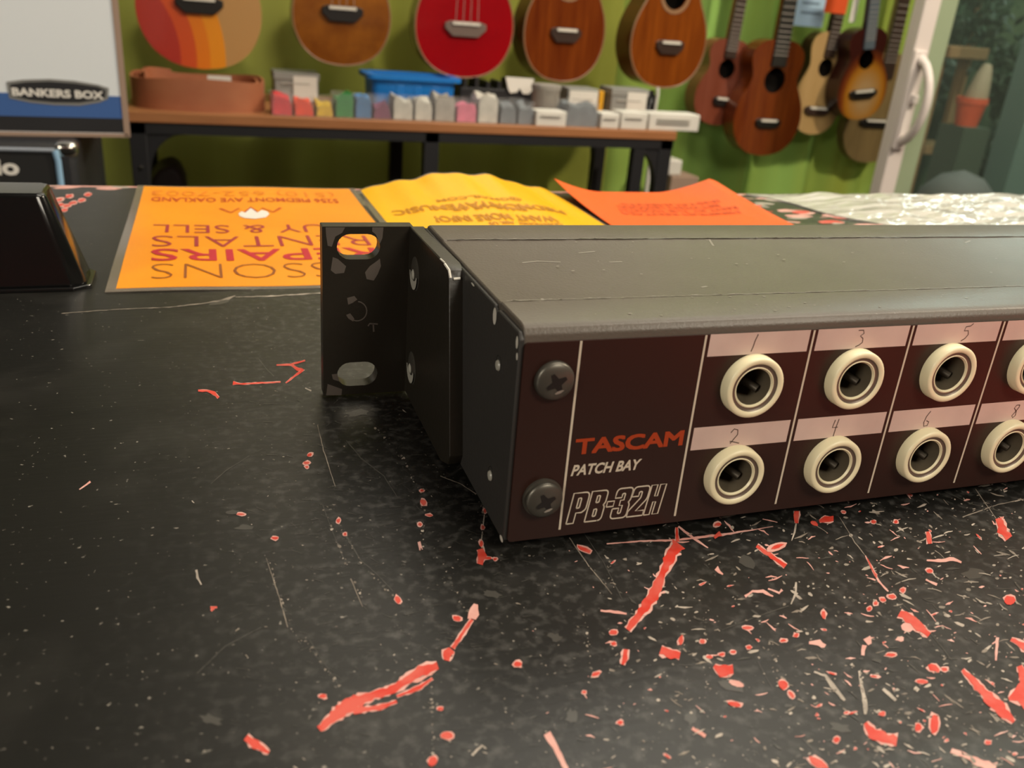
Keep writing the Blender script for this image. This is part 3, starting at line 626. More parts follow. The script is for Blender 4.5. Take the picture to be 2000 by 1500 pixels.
        mb = MB(); mb.lathe((cx, 0, cz), (0, -1, 0), [(h-.0009, .0038), (-.0060, .0036), (-.0062, 0)], 32)
        mb.build('bore', M['hole'], j, smooth=True)
        mb = MB(); mb.tube([(cx+.0026, .0008, cz-.0016), (cx+.0008, .003, cz-.0006), (cx+.0014, .0052, cz+.0004)], .0009, 8); mb.tube([(cx-.0026, .002, cz-.001), (cx-.001, .005, cz+.0004)], .0008, 8)
        mb.build('contact_spring', M['contact'], j, smooth=True)
    # cut the panel visually: bores start behind the face, so pierce the face
    holes = []
    for c in range(16):
        cx = XL[1+c]+.01155
        for cz in (.0305, .0107): jack(cx, cz); holes.append(circ(cx, cz, .0045, 28))
    # replace the panel slab by one pierced for the jacks
    pl = plate([rrect(.0004, .0003, UW-.0004, .0412, .0008)]+holes, .0012, lambda u, v, w_: Vector((u, .0006+w_, v)))
    fp.data.clear_geometry(); org = parent_world(fp)
    me = fp.data; me.from_pydata([tuple(v-org) for v in pl.v], [], pl.f); me.update(); fp.modifiers.clear()
    # four face screws
    def screw(cx, cz, sc=1.0, proud=.0):
        mb = MB(); R = .0037*sc
        prof = [(0, R*.98), (.0002, R*1.02)]
        if proud: prof = [(0, .0040), (.0005, .0040), (.0006, R*.9)]
        b = .0006 if proud else .0002
        for k in range(7):
            a = k/6*math.pi/2*.88; prof.append((b+.0007+.0010*math.sin(a), R*math.cos(a) if k else R))
        prof.append((prof[-1][0], 0))
        mb.lathe((cx, 0, cz), (0, -1, 0), prof, 32); s = mb.build('screw', M['screw'], root, smooth=True)
        top = prof[-1][0]; mb = MB(); aa = .5
        for an in (aa, aa+math.pi/2):
            d = Vector((math.cos(an), 0, math.sin(an))); c = Vector((cx, -top-.00002-(.00002 if an == aa else 0), cz)); p = Vector((-d.z, 0, d.x))
            mb.poly([c+d*.0020+p*.0003, c+d*.0006+p*.0007, c-d*.0006+p*.0007, c-d*.0020+p*.0003, c-d*.0020-p*.0003, c-d*.0006-p*.0007, c+d*.0006-p*.0007, c+d*.0020-p*.0003])
        mb.build('cross_recess', M['recess'], s)
        mb = MB(); c = Vector((cx+.0006, -top-.00004, cz-.0017)); mb.poly([c+Vector((.0009*math.cos(t), 0, .0003*math.sin(t)+.0003*math.cos(t))) for t in range(6)]); mb.build('bright_fleck', M['zinc'], s)  # small zinc-coloured fleck below the cross
    screw(.0064, .0340); screw(.0066, .0097, 1.0, 1); screw(UW-.0064, .0340); screw(UW-.0066, .0097)
    # angled rack ears with slots
    for side in (1, -1):
        X = (lambda x: x) if side == 1 else (lambda x: UW-x)
        tk = .0042
        er = MB()
        yf = .0763; z0, z1 = -.0017, .0427
        xo = -.0247; xp = -.0034; yb = .0300
        # flange facing the front with two slots and a round hole mark
        loops = [rrect(xo, z0, xp+.001, z1, .0003), stadium(-.01595, .0377, .0105, .0063), stadium(-.0160, .0040, .0104, .0066)]
        plate(loops, tk, lambda u, v, w_: Vector((X(u), yf+tk/2+w_, v)), er)
        # side leg: chamfered front corner
        th = .0036; yk = [(yf+.0003, z0), (yf+.0003, z1), (.0420, z1+.0007), (.0390, .0428), (.0378, .0410), (.0300, .0032), (.0312, .0006), (.0372, z0)]
        pts = [(X(xp), a, b) for a, b in yk]; er.prism(pts, (side*th, 0, 0))
        eo = er.build('rack_ear', M['ear'], root, bevel=.00025, seg=2)
        if side == 1:
            q = MB(); w_ = -.00004
            def fl(pts): q.poly([at(x, y, yf-.00003) for x, y in pts])
            fl([(636, 444), (674, 444), (668, 455), (655, 462), (648, 482), (640, 480), (637, 460)])
            fl([(727, 444), (749, 444), (747, 465), (742, 476), (734, 458), (727, 452)])
            fl([(650, 502), (660, 506), (676, 520), (672, 533), (655, 535), (646, 528)])
            fl([(742, 505), (744, 520), (738, 535), (730, 548), (716, 545), (713, 532), (722, 520), (736, 510)])
            fl([(678, 582), (692, 578), (698, 585), (688, 592), (680, 595)])
            fl([(676, 615), (684, 612), (692, 622), (690, 628), (680, 622)])
            fl([(640, 750), (668, 760), (667, 772), (637, 772)]); fl([(648, 731), (659, 730), (662, 745), (650, 741)])
            q.ribbon([at(688+19*math.cos(t), 608-19*math.sin(t), yf-.00003)+Vector((.0012, 0, 0)) for t in [k*.28-1.9 for k in range(13)]], .0003, (0, 1, 0))
            q.ribbon([at(x, y, yf-.00003) for x, y in ((719, 637), (722, 632), (738, 633))], .0004, (0, 1, 0)); q.ribbon([at(x, y, yf-.00003) for x, y in ((729, 633), (730, 648))], .0004, (0, 1, 0))
            q.build('paint_chip', M['chip'], eo)
            q = MB()
            q.tube([(xp-.0000, .0455, z1+.0006), (xp+.0002, .0425, z1+.0006)], .0002, 6)
            q.tube([(xp+.0001, .0420, z1+.0005), (xp+.0003, .0390, z1+.0000), (xp+.0004, .0380, z1-.0014)], .0003, 6); q.tube([(xp+.0010, .0377, .0412), (xp+.0024, .0377, .0413)], .0003, 6)
            q.build('worn_bright_edge', M['steel_edge'], eo)
        for zz in (.0329, .0081):
            q = MB(); xs = X(xp); ax = (-side, 0, 0)
            q.lathe((xs, .0688, zz), ax, [(.00002, .0042), (.0001, .0040), (.0004, .0030), (.0005, 0)], 28); s = q.build('ear_screw', M['screw'], eo, smooth=True)
            q = MB(); k0 = [k/10*math.pi for k in range(11)]
            q.poly([(xs-side*.00052, .0688+.0039*math.cos(t), zz-.0039*math.sin(t)) for t in k0]+[(xs-side*.00052, .0688-.0030*math.cos(t), zz-.0016*math.sin(t)) for t in k0]); q.build('rim_glint', M['silverp'], s)  # lower crescent: the screw's glint put in as pale colour
            q = MB(); q.lathe((xs-side*.0005, .0690, zz-.0002), ax, [(0, .0013), (.0003, .0008), (.00035, 0)], 14); q.build('screw_socket', M['silverp'], s, smooth=True)
build_unit()

# ------------------------------------------------------------------ flyers on the counter
def py_of(P):
    d = P-CAM; z = d.dot(_fw); return 750-F*d.dot(_u2)/z
def v_for(S, u, py):
    lo, hi = 0.0, 1.0
    for _ in range(30):
        m_ = (lo+hi)/2
        if py_of(S(u, m_)) > py: lo = m_
        else: hi = m_
    return lo
def flyer(name, corners, bump, mt, lam, label, cat, nx=36, ny=20, group=None):
    """corners in order near-left, near-right, far-right, far-left (world); returns the object and a surface function"""
    A, B, C, D = corners
    def S(u, v, off=0):
        p = A.lerp(B, u).lerp(D.lerp(C, u), v); return Vector((p.x, p.y, T+.0004+off+bump(u, v)))
    def grid(mb, u0, u1, v0, v1, off, nx, ny, mi=0, th=.00025):
        k = len(mb.v); vs = []; fs = []
        for lay in (0, 1):
            for j in range(ny+1):
                for i in range(nx+1): vs.append(S(u0+(u1-u0)*i/nx, v0+(v1-v0)*j/ny, off-(th if lay else 0)))
        W = nx+1; N = W*(ny+1)
        for j in range(ny):
            for i in range(nx):
                a = j*W+i; fs.append((a, a+1, a+1+W, a+W)); fs.append((a+N, a+W+N, a+1+W+N, a+1+N))
        for i in range(nx): fs.append((i, i+N, i+1+N, i+1)); a = ny*W+i; fs.append((a, a+1, a+1+N, a+N))
        for j in range(ny): a = j*W; fs.append((a, a+W, a+W+N, a+N)); a = j*W+nx; fs.append((a, a+N, a+W+N, a+W))
        mb.add(vs, fs, mi)
    root = empty(name, (A+B+C+D)/4, label, cat, group); root.location.z = T
    mb = MB(); grid(mb, 0, 1, 0, 1, .0001, nx, ny); sheet = mb.build('card', mt, root, smooth=True)
    if lam:
        mb = MB()
        fx = .0032/(B-A).length; fy = .0030/(D-A).length
        for u0, u1, v0, v1 in ((-fx, 1+fx, -fy, 0), (-fx, 1+fx, 1, 1+fy*.7), (-fx, 0, 0, 1), (1, 1+fx, 0, 1)): grid(mb, u0, u1, v0, v1, 0, nx if u1-u0 > .5 else 1, ny if v1-v0 > .5 else 1)
        mb.build('laminate_margin', M['lam'], root, smooth=True)
    return sheet, S
A, B, C, D = onz(227, 566, T), onz(820, 548, T), onz(692, 369, T), onz(241, 366, T)
B = Vector((.0245+.0, A.y-.001, T)); D.y = .3355; C = Vector((.0215, .3355, T)); D.x = A.x+.0015
sheet, S = flyer('flyer', (A, B, C, D), lambda u, v: .0003*math.sin(7*v)+.0002*math.sin(9*u+3*v), M['orange'], True, 'amber laminated flyer with crimson REPAIRS lettering, left of the rack unit on the counter', 'flyer', group=None)
def inv(p, A=A, B=B, D=D): return ((p.x-A.x)/(B.x-A.x), (p.y-A.y)/(D.y-A.y))
def flip_text(S, body, uL, uR, vN, vF, mt, parent, name, off=.0003, **k):
    mb = MB(); lettering(mb, body, lambda u, v: S(uR-(uR-uL)*u, vF-(vF-vN)*v, off), **k); return mb.build(name, mt, parent)
def vv(py, px=450): return inv(onz(px, py, T))[1]
def uu(px, py): return inv(onz(px, py, T))[0]
uR0 = 1-uu(300, 500)+.0
flip_text(S, 'LESSONS', uu(295, 530), uR0, vv(546), vv(519), M['ink_thin'], sheet, 'thin_lettering', bold=-.026)
flip_text(S, 'REPAIRS', uu(293, 500), uR0, vv(513), vv(490), M['ink_red'], sheet, 'bold_lettering', bold=.006)
flip_text(S, 'RENTALS', uu(294, 475), uR0, vv(485), vv(464), M['ink_purple'], sheet, 'medium_lettering', bold=-.014)
flip_text(S, 'BUY & SELL', uu(296, 447), uR0-.06, vv(457), vv(441), M['ink_purple'], sheet, 'sale_lettering', bold=-.008)
flip_text(S, '5256 PIEDMONT AVE OAKLAND', uu(291, 390), .90, vv(396), vv(388.5), M['ink_rust'], sheet, 'address_lettering', bold=.012)
flip_text(S, '(510) 652-7003', uu(291, 380), .90, vv(385), vv(374), M['ink_faint'], sheet, 'phone_lettering', bold=-.012)
mb = MB(); mb.ribbon([S(*inv(onz(x, y, T)), off=.0003) for x, y in ((430, 408), (452, 416), (468, 408), (480, 415), (492, 406), (505, 415), (515, 408), (537, 416), (552, 408))], .0016, (0, 0, 1)); mb.build('zigzag_mark', M['ink_rust'], sheet)
mb = MB(); mb.poly([S(*inv(onz(x, y, T)), off=.00032) for x, y in ((467, 418), (474, 414), (480, 417), (492, 408), (505, 417), (514, 412), (525, 415), (529, 420), (522, 426), (500, 429), (480, 427), (469, 423))]); mb.build('white_half_disc', M['white'], sheet)

def ybump(u, v):
    return .0095*max(0, math.sin(math.pi*min(1, max(0, (u*.95+.02))))**1.3)*max(0, v)**1.6+.0006*math.sin(23*u+5*v)*v+.0005*math.sin(41*u)*v**3
A = Vector((.0275, .175, T)); B = Vector((.1345, .175, T)); C = Vector((.1345, .3345, T)); D = Vector((.0275, .3345, T))
sheetY, SY = flyer('flyer', (A, B, C, D), ybump, M['yellow'], True, 'yellow laminated flyer with buckled far edge, between the amber and the orange sheets', 'flyer')
for body, x0, x1, y0, y1, bd in (('@GMAIL.COM', 842, 1003, 388, 381, .02), ('PIEDMONTAVEMUSIC', 763, 1092, 405, 394, .025), ('EMAIL US AT', 877, 1020, 408, 400, .03), ('WANT MORE INFO?', 849, 1086, 430, 417, .03), ('QUESTIONS?  ASK US', 960, 1105, 441, 434, .03)):
    a = onz(x0, (y0+y1)/2, T+.004); b = onz(x1, (y0+y1)/2, T+.004)
    ua = (a.x-A.x)/(B.x-A.x); ub = min(.97, (b.x-A.x)/(B.x-A.x)); mid = (ua+ub)/2
    vn = v_for(SY, mid, y0); vf = v_for(SY, mid, y1)
    flip_text(SY, body, ua, ub, vn, min(.97, vf), M['ink_dark'], sheetY, 'lettering', bold=bd, off=.0004)

def rbump(u, v):
    return .0072*max(0, 1-u/.28)**1.6*v**3+.0088*max(0, 1-abs(u-.95)/.33)**1.5*v**2.2+.0004
A = Vector((.1365, .19, T)); B = Vector((.2400, .19, T)); C = Vector((.2430, .3350, T)); D = Vector((.1370, .3350, T))
sheetR, SR = flyer('flyer', (A, B, C, D), rbump, M['redorange'], False, 'vivid orange-red paper sheet with upturned far corners, behind the rack unit', 'flyer')
for body, x0, x1, y0, y1 in (('INSTRUMENTS', 1210, 1392, 403, 399), ('BETWEEN LESSONS', 1205, 1395, 409.5, 404.5), ('RENT BY THE MONTH', 1208, 1430, 415.5, 411), ('MINIMUM RENTALS', 1212, 1435, 422, 417.5)):
    ua = (onz(x0, y0, T).x-A.x)/(B.x-A.x); ub = min(.96, (onz(x1, y0, T).x-A.x)/(B.x-A.x)); vn = v_for(SR, (ua+ub)/2, y0); vf = v_for(SR, (ua+ub)/2, y1)
    flip_text(SR, body, ua, ub, vn, vf, M['ink_rust'], sheetR, 'lettering', bold=.0, off=.0004)

# milky plastic bag
def build_bag():
    nx, ny = 90, 34; vs = []; fs = []
    for lay in (0, 1):
        for j in range(ny+1):
            for i in range(nx+1):
                u, v = i/nx, j/ny
                x0 = .262+.07*(1-v)**1.0; x0 += .006*math.sin(9*v)
                x = x0+(.70-x0)*u; y = .215+(.3345-.215)*v
                edge = min(1, u*9)*min(1, (1-v)*9+.10)*min(1, v*5)
                n = noise.noise(Vector((x*22, y*55+x*14, 1.3)))*.55+noise.noise(Vector((x*60, y*130, 4)))*.3+.55
                z = T+.0006+.0075*max(0, n)*max(.06, edge)
                if lay: z = T+.0001
                vs.append((x, y, z))
    W = nx+1; N = W*(ny+1)
    for j in range(ny):
        for i in range(nx):
            a = j*W+i; fs.append((a, a+1, a+1+W, a+W)); fs.append((a+N, a+W+N, a+1+W+N, a+1+N))
    for i in range(nx): fs.append((i, i+N, i+1+N, i+1)); a = ny*W+i; fs.append((a, a+1, a+1+N, a+N))
    for j in range(ny): a = j*W; fs.append((a, a+W, a+W+N, a+N)); a = j*W+nx; fs.append((a, a+N, a+W+N, a+W))
    o = MB().add(vs, fs).build('plastic_bag', M['bag'], smooth=True)
    tag(o, 'crinkled milky-white plastic bag lying flat on the far right of the counter', 'plastic bag')
build_bag()

# black tapered device at the left edge
def build_device():
    z0 = T; root = empty('desk_stand_base', (-.13, .18, z0), 'glossy black tapered stand base cut by the left frame edge on the counter', 'stand base')
    mb = MB(); h = .0275
    lo = [(-.175, .1695), (-.0935, .1725), (-.0893, .1760), (-.0893, .1900), (-.093, .194), (-.175, .194)]
    hi = [(-.168, .1795), (-.1012, .1795), (-.0992, .1815), (-.0998, .1960), (-.102, .1985), (-.168, .1985)]
    vs = [(x, y, z0+.0008) for x, y in lo]+[(x, y, h) for x, y in hi]; n = 6
    mb.add(vs, [tuple(range(n)), tuple(range(n, 2*n))]+[(i, (i+1) % n, n+(i+1) % n, n+i) for i in range(n)])
    mb.build('tapered_body', M['black'], root, bevel=.0012, seg=3)
    mb = MB(); lo2 = [(-.177, .1685), (-.0930, .1712), (-.0880, .1752), (-.0880, .1908), (-.092, .1955), (-.177, .1955)]
    mb.prism([(x, y, z0) for x, y in lo2], (0, 0, .0012)); mb.build('foot_lip', M['black'], root, bevel=.0003)
build_device()

# ------------------------------------------------------------------ bench behind
BY0, BY1 = 1.50, 1.85; BT = -.1190
def build_bench():
    root = empty('work_bench', (.35, 1.67, FL), 'long bench with brown wood top and black metal legs under the hanging ukuleles', 'bench')
    X0, X1 = -.17, .862
    mb = MB().box((X0, BY0, BT-.018), (X1, BY1, BT)); mb.build('bench_top', M['benchtop'], root, bevel=.002)
    mb = MB().box((X0+.004, BY0+.003, BT-.036), (X1-.004, BY0+.026, BT-.018)); mb.build('apron', M['blackm'], root)
    mb = MB().box((X0+.004, BY1-.026, BT-.036), (X1-.004, BY1-.003, BT-.018)); mb.build('apron', M['blackm'], root)
    for x in (-.166, .341, .830):
        for y in (BY0+.003, BY1-.029):
            MB().box((x, y, FL), (x+.027, y+.026, BT-.018)).build('leg', M['blackm'], root, bevel=.001)
    MB().box((.7735, BY0+.004, FL), (.798, BY0+.026, BT-.018)).build('leg', M['blackm'], root, bevel=.001)
    for x, d in ((-.139, 1), (.830, -1)):
        for y in (BY0+.006, BY1-.026):
            P = [(x, y, BT-.036), (x+d*.06, y, BT-.036)]
            for k in range(1, 9): a = k/9*math.pi/2; P.append((x+d*(.06-.058*math.sin(a)), y, BT-.036-.072*(1-math.cos(a))))
            P.append((x, y, BT-.036-.085))
            MB().prism(P, (0, .02, 0)).build('corner_brace', M['blackm'], root)
    q = MB().lathe((-.152, BY0+.003, -.212), (0, -1, 0), [(0, .004), (.002, .0035), (.0025, 0)], 14); q.build('bolt', M['chrome'], root, smooth=True)
build_bench()

def rect_at(x0, y0, x1, y1, Y):
    """left/right and top/bottom of a box whose front face at depth Y fills the photo rectangle"""
    a = at(x0, (y0+y1)/2, Y); b = at(x1, (y0+y1)/2, Y); t = at((x0+x1)/2, y0, Y); u = at((x0+x1)/2, y1, Y); return a.x, b.x, u.z, t.z

# coiled leather strap
def build_strap():
    xa, xb, zb, zt = rect_at(252, 150, 522, 228, 1.53)
    cx, cy = (xa+xb)/2, 1.60; a = (xb-xa)/2; b = .075; z0 = BT; z1 = z0+.051
    root = empty('leather_strap', (cx, cy, z0), 'wide brown leather strap coiled into an oval on the left of the bench', 'leather strap')
    def coil(a, b, z0, z1, t0, t1, name, dr=0.0, th=.0045):
        mb = MB(); n = 64; vs = []
        for i in range(n+1):
            t = t0+(t1-t0)*i/n; k = 1-dr*i/n; e = .75
            cx_ = math.copysign(abs(math.cos(t))**e, math.cos(t)); sy = math.copysign(abs(math.sin(t))**e, math.sin(t))
            for rr in (0, th):
                p = (cx+(a-rr)*k*cx_, cy+(b-rr)*k*sy)
                wv = .0025*math.sin(3*t)
                vs += [(p[0], p[1], z0), (p[0], p[1], z1+wv)]
        fs = []
        for i in range(n):
            q = i*4; r = q+4
            fs += [(q, r, r+1, q+1), (q+2, q+3, r+3, r+2), (q+1, r+1, r+3, q+3), (q, q+2, r+2, r)]
        fs += [(0, 1, 3, 2), (n*4, n*4+2, n*4+3, n*4+1)]
        mb.add(vs, fs); mb.build(name, M['leather'], root, smooth=True)
    coil(a, b, z0, z1, -2.9, 3.3, 'outer_turn'); coil(a*.93, b*.86, z0, z1-.002, -2.6, 2.9, 'inner_turn', .04)
    coil(a*.82, b*.62, z0, z1+.007, 2.0, 3.5, 'strap_end')
    p = at(428, 150, 1.6); q = MB().box((p.x-.02, 1.585, z0), (p.x+.02, 1.587, p.z+.003)); tag(q.build('white_card', M['labelcard']), 'small white card standing inside the brown leather strap coil', 'card')
build_strap()

# small clear bins with coloured contents
def clear_bin(x0, y0, x1, y1, Y, mt, label, fill=.8, lump=True, dep=.06, group='clear bins along the bench front'):
    xa, xb, zb, zt = rect_at(x0, y0, x1, y1, Y); zb = BT
    root = empty('storage_bin', ((xa+xb)/2, Y+dep/2, zb), label, 'bin', group)
    w_ = .0012
    mb = MB()
    mb.box((xa, Y, zb), (xb, Y+dep, zb+w_)).box((xa, Y, zb), (xb, Y+w_, zt)).box((xa, Y+dep-w_, zb), (xb, Y+dep, zt)).box((xa, Y, zb), (xa+w_, Y+dep, zt)).box((xb-w_, Y, zb), (xb, Y+dep, zt))
    mb.build('clear_wall', M['clear'], root)
    # lumpy contents
    mb = MB(); hz = zb+(zt-zb)*fill; nx, ny = 10, 4; g = .0016; sd = R_.uniform(0, 50); vs = []
    for j in range(ny+1):
        for i in range(nx+1):
            x = xa+g+(xb-xa-2*g)*i/nx; y = Y+g+(dep-2*g)*j/ny
            vs.append((x, y, hz-.004+.014*noise.noise(Vector((x*45, y*45, sd)))-(.012 if i in (0, nx) else 0)))
    W = nx+1; fs = [(j*W+i, j*W+i+1, (j+1)*W+i+1, (j+1)*W+i) for j in range(ny) for i in range(nx)]; N = len(vs)
    rim = [i for i in range(W)]+[j*W+nx for j in range(1, ny+1)]+[ny*W+i for i in range(nx-1, -1, -1)]+[j*W for j in range(ny-1, 0, -1)]
    vs += [(vs[i][0], vs[i][1], zb+w_+.0002) for i in rim]; m_ = len(rim)
    fs += [(rim[k], rim[(k+1) % m_], N+(k+1) % m_, N+k) for k in range(m_)]+[tuple(range(N, N+m_))]
    mb.add(vs, fs); mb.build('contents', mt, root, smooth=True)
bins = [(531, 183, 572, 232, 'c_red', 'red', 1.0), (575, 192, 614, 233, 'c_or', 'bright orange', .9), (617, 192, 652, 234, 'c_ye', 'yellow', .75), (655, 184, 692, 235, 'c_gr', 'green', .95),
        (694, 188, 727, 237, 'c_bl', 'slate blue', .97), (729, 190, 766, 238, 'c_pu', 'dull purple', .7), (768, 192, 808, 242, 'c_wh', 'white', 1.1), (810, 194, 846, 243, 'c_wh', 'white', 1.0),
        (849, 192, 890, 245, 'c_lt', 'beige', 1.1), (892, 196, 932, 246, 'c_pk', 'pink', .75), (934, 192, 974, 247, 'c_wh', 'white', 1.1), (977, 198, 1010, 249, 'c_gy', 'grey', .85), (1012, 198, 1043, 250, 'c_gy', 'grey', .9),
        (1107, 200, 1168, 253, 'c_gy', 'grey', .9)]
pos = ['beside the leather strap', 'right of the red bin', 'between the orange and green bins', 'right of the yellow bin', 'right of the green bin', 'right of the slate blue bin', 'in front of the blue basket left half', 'below the blue basket right of another white bin',
       'left of the pink bin', 'below the right end of the blue basket', 'right of the pink bin', 'left part of a grey pair before the black rack', 'touching the white label card stack on its left', 'right of the front white label stack']
for (a, b, c, d, mt, cn, fl), ps in zip(bins, pos): clear_bin(a, b, c, d, 1.515, M[mt], 'small clear bin of %s pieces %s' % (cn, ps), min(fl, 1.15))
def card_box(name, x0, y0, x1, y1, Y, mt, label, cat, dep=.05, base=None, group=None, lines=0, lid=False, shell=None):
    xa, xb, zb, zt = rect_at(x0, y0, x1, y1, Y); zb = BT if base is None else base
    root = empty(name, ((xa+xb)/2, Y+dep/2, zb), label, cat, group)
    mb = MB().box((xa, Y, zb), (xb, Y+dep, zt-.001)); mb.build('body', shell or mt, root, bevel=.0015)
    if lid: MB().box((xa-.002, Y-.002, zt-.014), (xb+.002, Y+dep+.002, zt)).build('lid', mt, root, bevel=.001)
    if shell:
        MB().box((xa+(xb-xa)*.42 if lid else xa+.003, Y-.003, zb+.006), (xb-.003, Y-.0002, zt-.006)).build('label_card', M['labelcard'], root)
    if lines:
        q = MB(); w_ = xb-xa
        for k in range(lines):
            z = zt-(zt-zb)*(.35+.4*k/max(1, lines)); q.box((xa+w_*.15, Y-.0036, z-.0012), (xb-w_*.2, Y-.0028 if shell else Y-.0001, z+.0012))
        q.build('printed_line', M['lineg'], root)
    return zt
G = 'white labelled boxes at the right end of the bench'
card_box('carton', 1047, 216, 1106, 255, 1.507, M['labelcard'], 'white label-fronted box standing forward between the grey bins', 'box', .04, None, G, 1)
card_box('carton', 1174, 221, 1209, 255, 1.508, M['labelcard'], 'small white label-fronted box, leftmost of the row of three at the bench end', 'box', .05, None, G, 1)
card_box('carton', 1213, 219, 1264, 256, 1.508, M['labelcard'], 'white label-fronted box in the middle of the row of three at the bench end', 'box', .05, None, G, 1)
xa, xb, zb, zt = rect_at(1268, 222, 1366, 256, 1.508)
card_box('carton', 1268, 222, 1366, 256, 1.508, M['labelcard'], 'long low white box jutting out past the right end of the bench', 'box', .05, None, G, 2)
card_box('tub', 537, 142, 622, 205, 1.70, M['greybox'], 'grey lidded tub with a white label behind the orange bin', 'tub', .07, None, None, 1, True, M['greybox'])
card_box('tub', 1108, 172, 1168, 222, 1.62, M['greybox'], 'grey tub with a white label under the fourth large ukulele', 'tub', .06, None, None, 1, False, M['greybox'])
tag(MB().box((at(1170, 195, 1.625).x, 1.625, BT), (at(1179, 195, 1.625).x, 1.66, at(1174, 178, 1.625).z)).build('marker_box', mat('yellow carton', 'd39a1c', .5), bevel=.001), 'narrow yellow box beside the grey tub with white label', 'box')
card_box('tub', 1194, 174, 1264, 224, 1.62, M['greybox'], 'pale grey tub with a label on its right half under the fifth large ukulele', 'tub', .06, None, None, 1, True, M['greybox'])
# round pale lid stack
p = at(1064, 205, 1.60)
q = MB().lathe((p.x, 1.60, BT), (0, 0, 1), [(0, .0), (0, .026), (.058, .028), (.060, .030), (.069, .030), (.070, 0)], 30); tag(q.build('round_tub', M['c_lt'], smooth=True), 'round pale tub with a lid behind the forward white box', 'tub')
# black bottle and cable
p = at(1271, 195, 1.64); zt = at(1271, 176, 1.64).z
q = MB().lathe((p.x, 1.64, BT), (0, 0, 1), [(0, 0), (0, .010), (zt-BT-.012, .010), (zt-BT-.006, .006), (zt-BT, .006), (zt-BT, 0)], 20); tag(q.build('bottle', M['black'], smooth=True), 'slim black bottle under the fifth large ukulele', 'bottle')
p = at(1284, 190, 1.66); q = MB().tube([(p.x, 1.665, BT), (p.x+.002, 1.665, -.06), (p.x, 1.665, at(1287, 172, 1.66).z)], .004, 8); tag(q.build('white_stick', M['labelcard'], smooth=True), 'thin white upright stick right of the slim black bottle', 'stick')
# blue basket
def build_basket():
    xa, xb, zb, zt = rect_at(722, 147, 893, 205, 1.60); z0 = BT; root = empty('basket', ((xa+xb)/2, 1.65, z0), 'bright blue plastic basket with flared rim below the red ukulele', 'basket')
    y0, y1 = 1.605, 1.69
    def tray(x0, x1, y0, y1, za, zc, fl, t):
        mb = MB(); o0 = rrect(x0, y0, x1, y1, .012); o1 = rrect(x0-fl, y0-fl, x1+fl, y1+fl, .014); i1 = rrect(x0-fl+t, y0-fl+t, x1+fl-t, y1+fl-t, .012); i0 = rrect(x0+t, y0+t, x1-t, y1-t, .010); n = len(o0)
        vs = [(x, y, za) for x, y in o0]+[(x, y, zc) for x, y in o1]+[(x, y, zc) for x, y in i1]+[(x, y, za+t) for x, y in i0]
        fs = [tuple(range(n)), tuple(range(3*n, 4*n))]
        for k in range(3):
            for i in range(n): fs.append((k*n+i, k*n+(i+1) % n, (k+1)*n+(i+1) % n, (k+1)*n+i))
        return mb.add(vs, fs)
    tray(xa+.008, xb-.006, y0, y1, z0, zt-.010, .004, .003).build('tub_wall', M['bluebin'], root, smooth=True)
    o1 = rrect(xa-.006, y0-.012, xb+.008, y1+.012, .014); i1 = rrect(xa+.010, y0+.002, xb-.008, y1-.002, .012)
    plate([o1, i1], .008, lambda u, v, w_: Vector((u, v, zt-.006+w_))).build('rim', M['bluebin'], root)
    for k in range(3): MB().box((xa+.05+.035*k, y0-.004, z0+.012), (xa+.065+.035*k, y0+.0005, zt-.018)).build('handle_rib', M['bluebin'], root, bevel=.002)
build_basket()
# black wire rack with a white W shaped tag
def build_rack():
    xa, xb, zb, zt = rect_at(899, 158, 1052, 205, 1.66); root = empty('display_rack', ((xa+xb)/2, 1.68, BT), 'low black slotted rack behind the pink and white bins', 'rack')
    MB().box((xa, 1.66, BT), (xb, 1.72, zt-.016)).build('rack_body', M['blackm'], root, bevel=.002)
    for k in range(7):
        x = xa+(xb-xa)*(k+.3)/7; MB().box((x, 1.662, zt-.018), (x+.007, 1.718, zt+.004*math.sin(k*2))).build('divider', M['blackm'], root)
    P = [(988, 150), (1043, 154), (1040, 175), (1033, 184), (1022, 184), (1015, 172), (1010, 180), (997, 182), (992, 172)]
    q = MB().prism([at(x, y, 1.655) for x, y in P], (0, .004, 0)); tag(q.build('white_tag', M['white']), 'white W-shaped tag on the front of the black rack', 'tag')
build_rack()
# white cable below the bench, cardboard carton and package behind its right end
q = MB().tube([(at(1271, 300, 1.70).x, 1.70, BT-.0181), (at(1268, 330, 1.70).x, 1.70, -.26), (at(1262, 372, 1.70).x, 1.70, -.36), (at(1262, 372, 1.70).x, 1.70, FL+.004)], .005, 8)
tag(q.build('hanging_cable', M['labelcard'], smooth=True), 'white cable hanging behind the right legs of the bench', 'cable')
xa, xb, zb, zt = rect_at(1310, 345, 1342, 380, 1.80)
tag(MB().box((xa, 1.80, FL), (xb+.03, 1.90, zt)).build('cardboard_box', M['cardboard'], bevel=.002), 'tall narrow cardboard box on the floor right of the bench', 'box')
xa2, xb2, zb2, zt2 = rect_at(1310, 314, 1336, 345, 1.80)
tag(MB().box((xa2, 1.81, zt), (xb2, 1.88, zt2)).build('white_package', M['labelcard'], bevel=.004), 'small white package on top of the cardboard box', 'package')
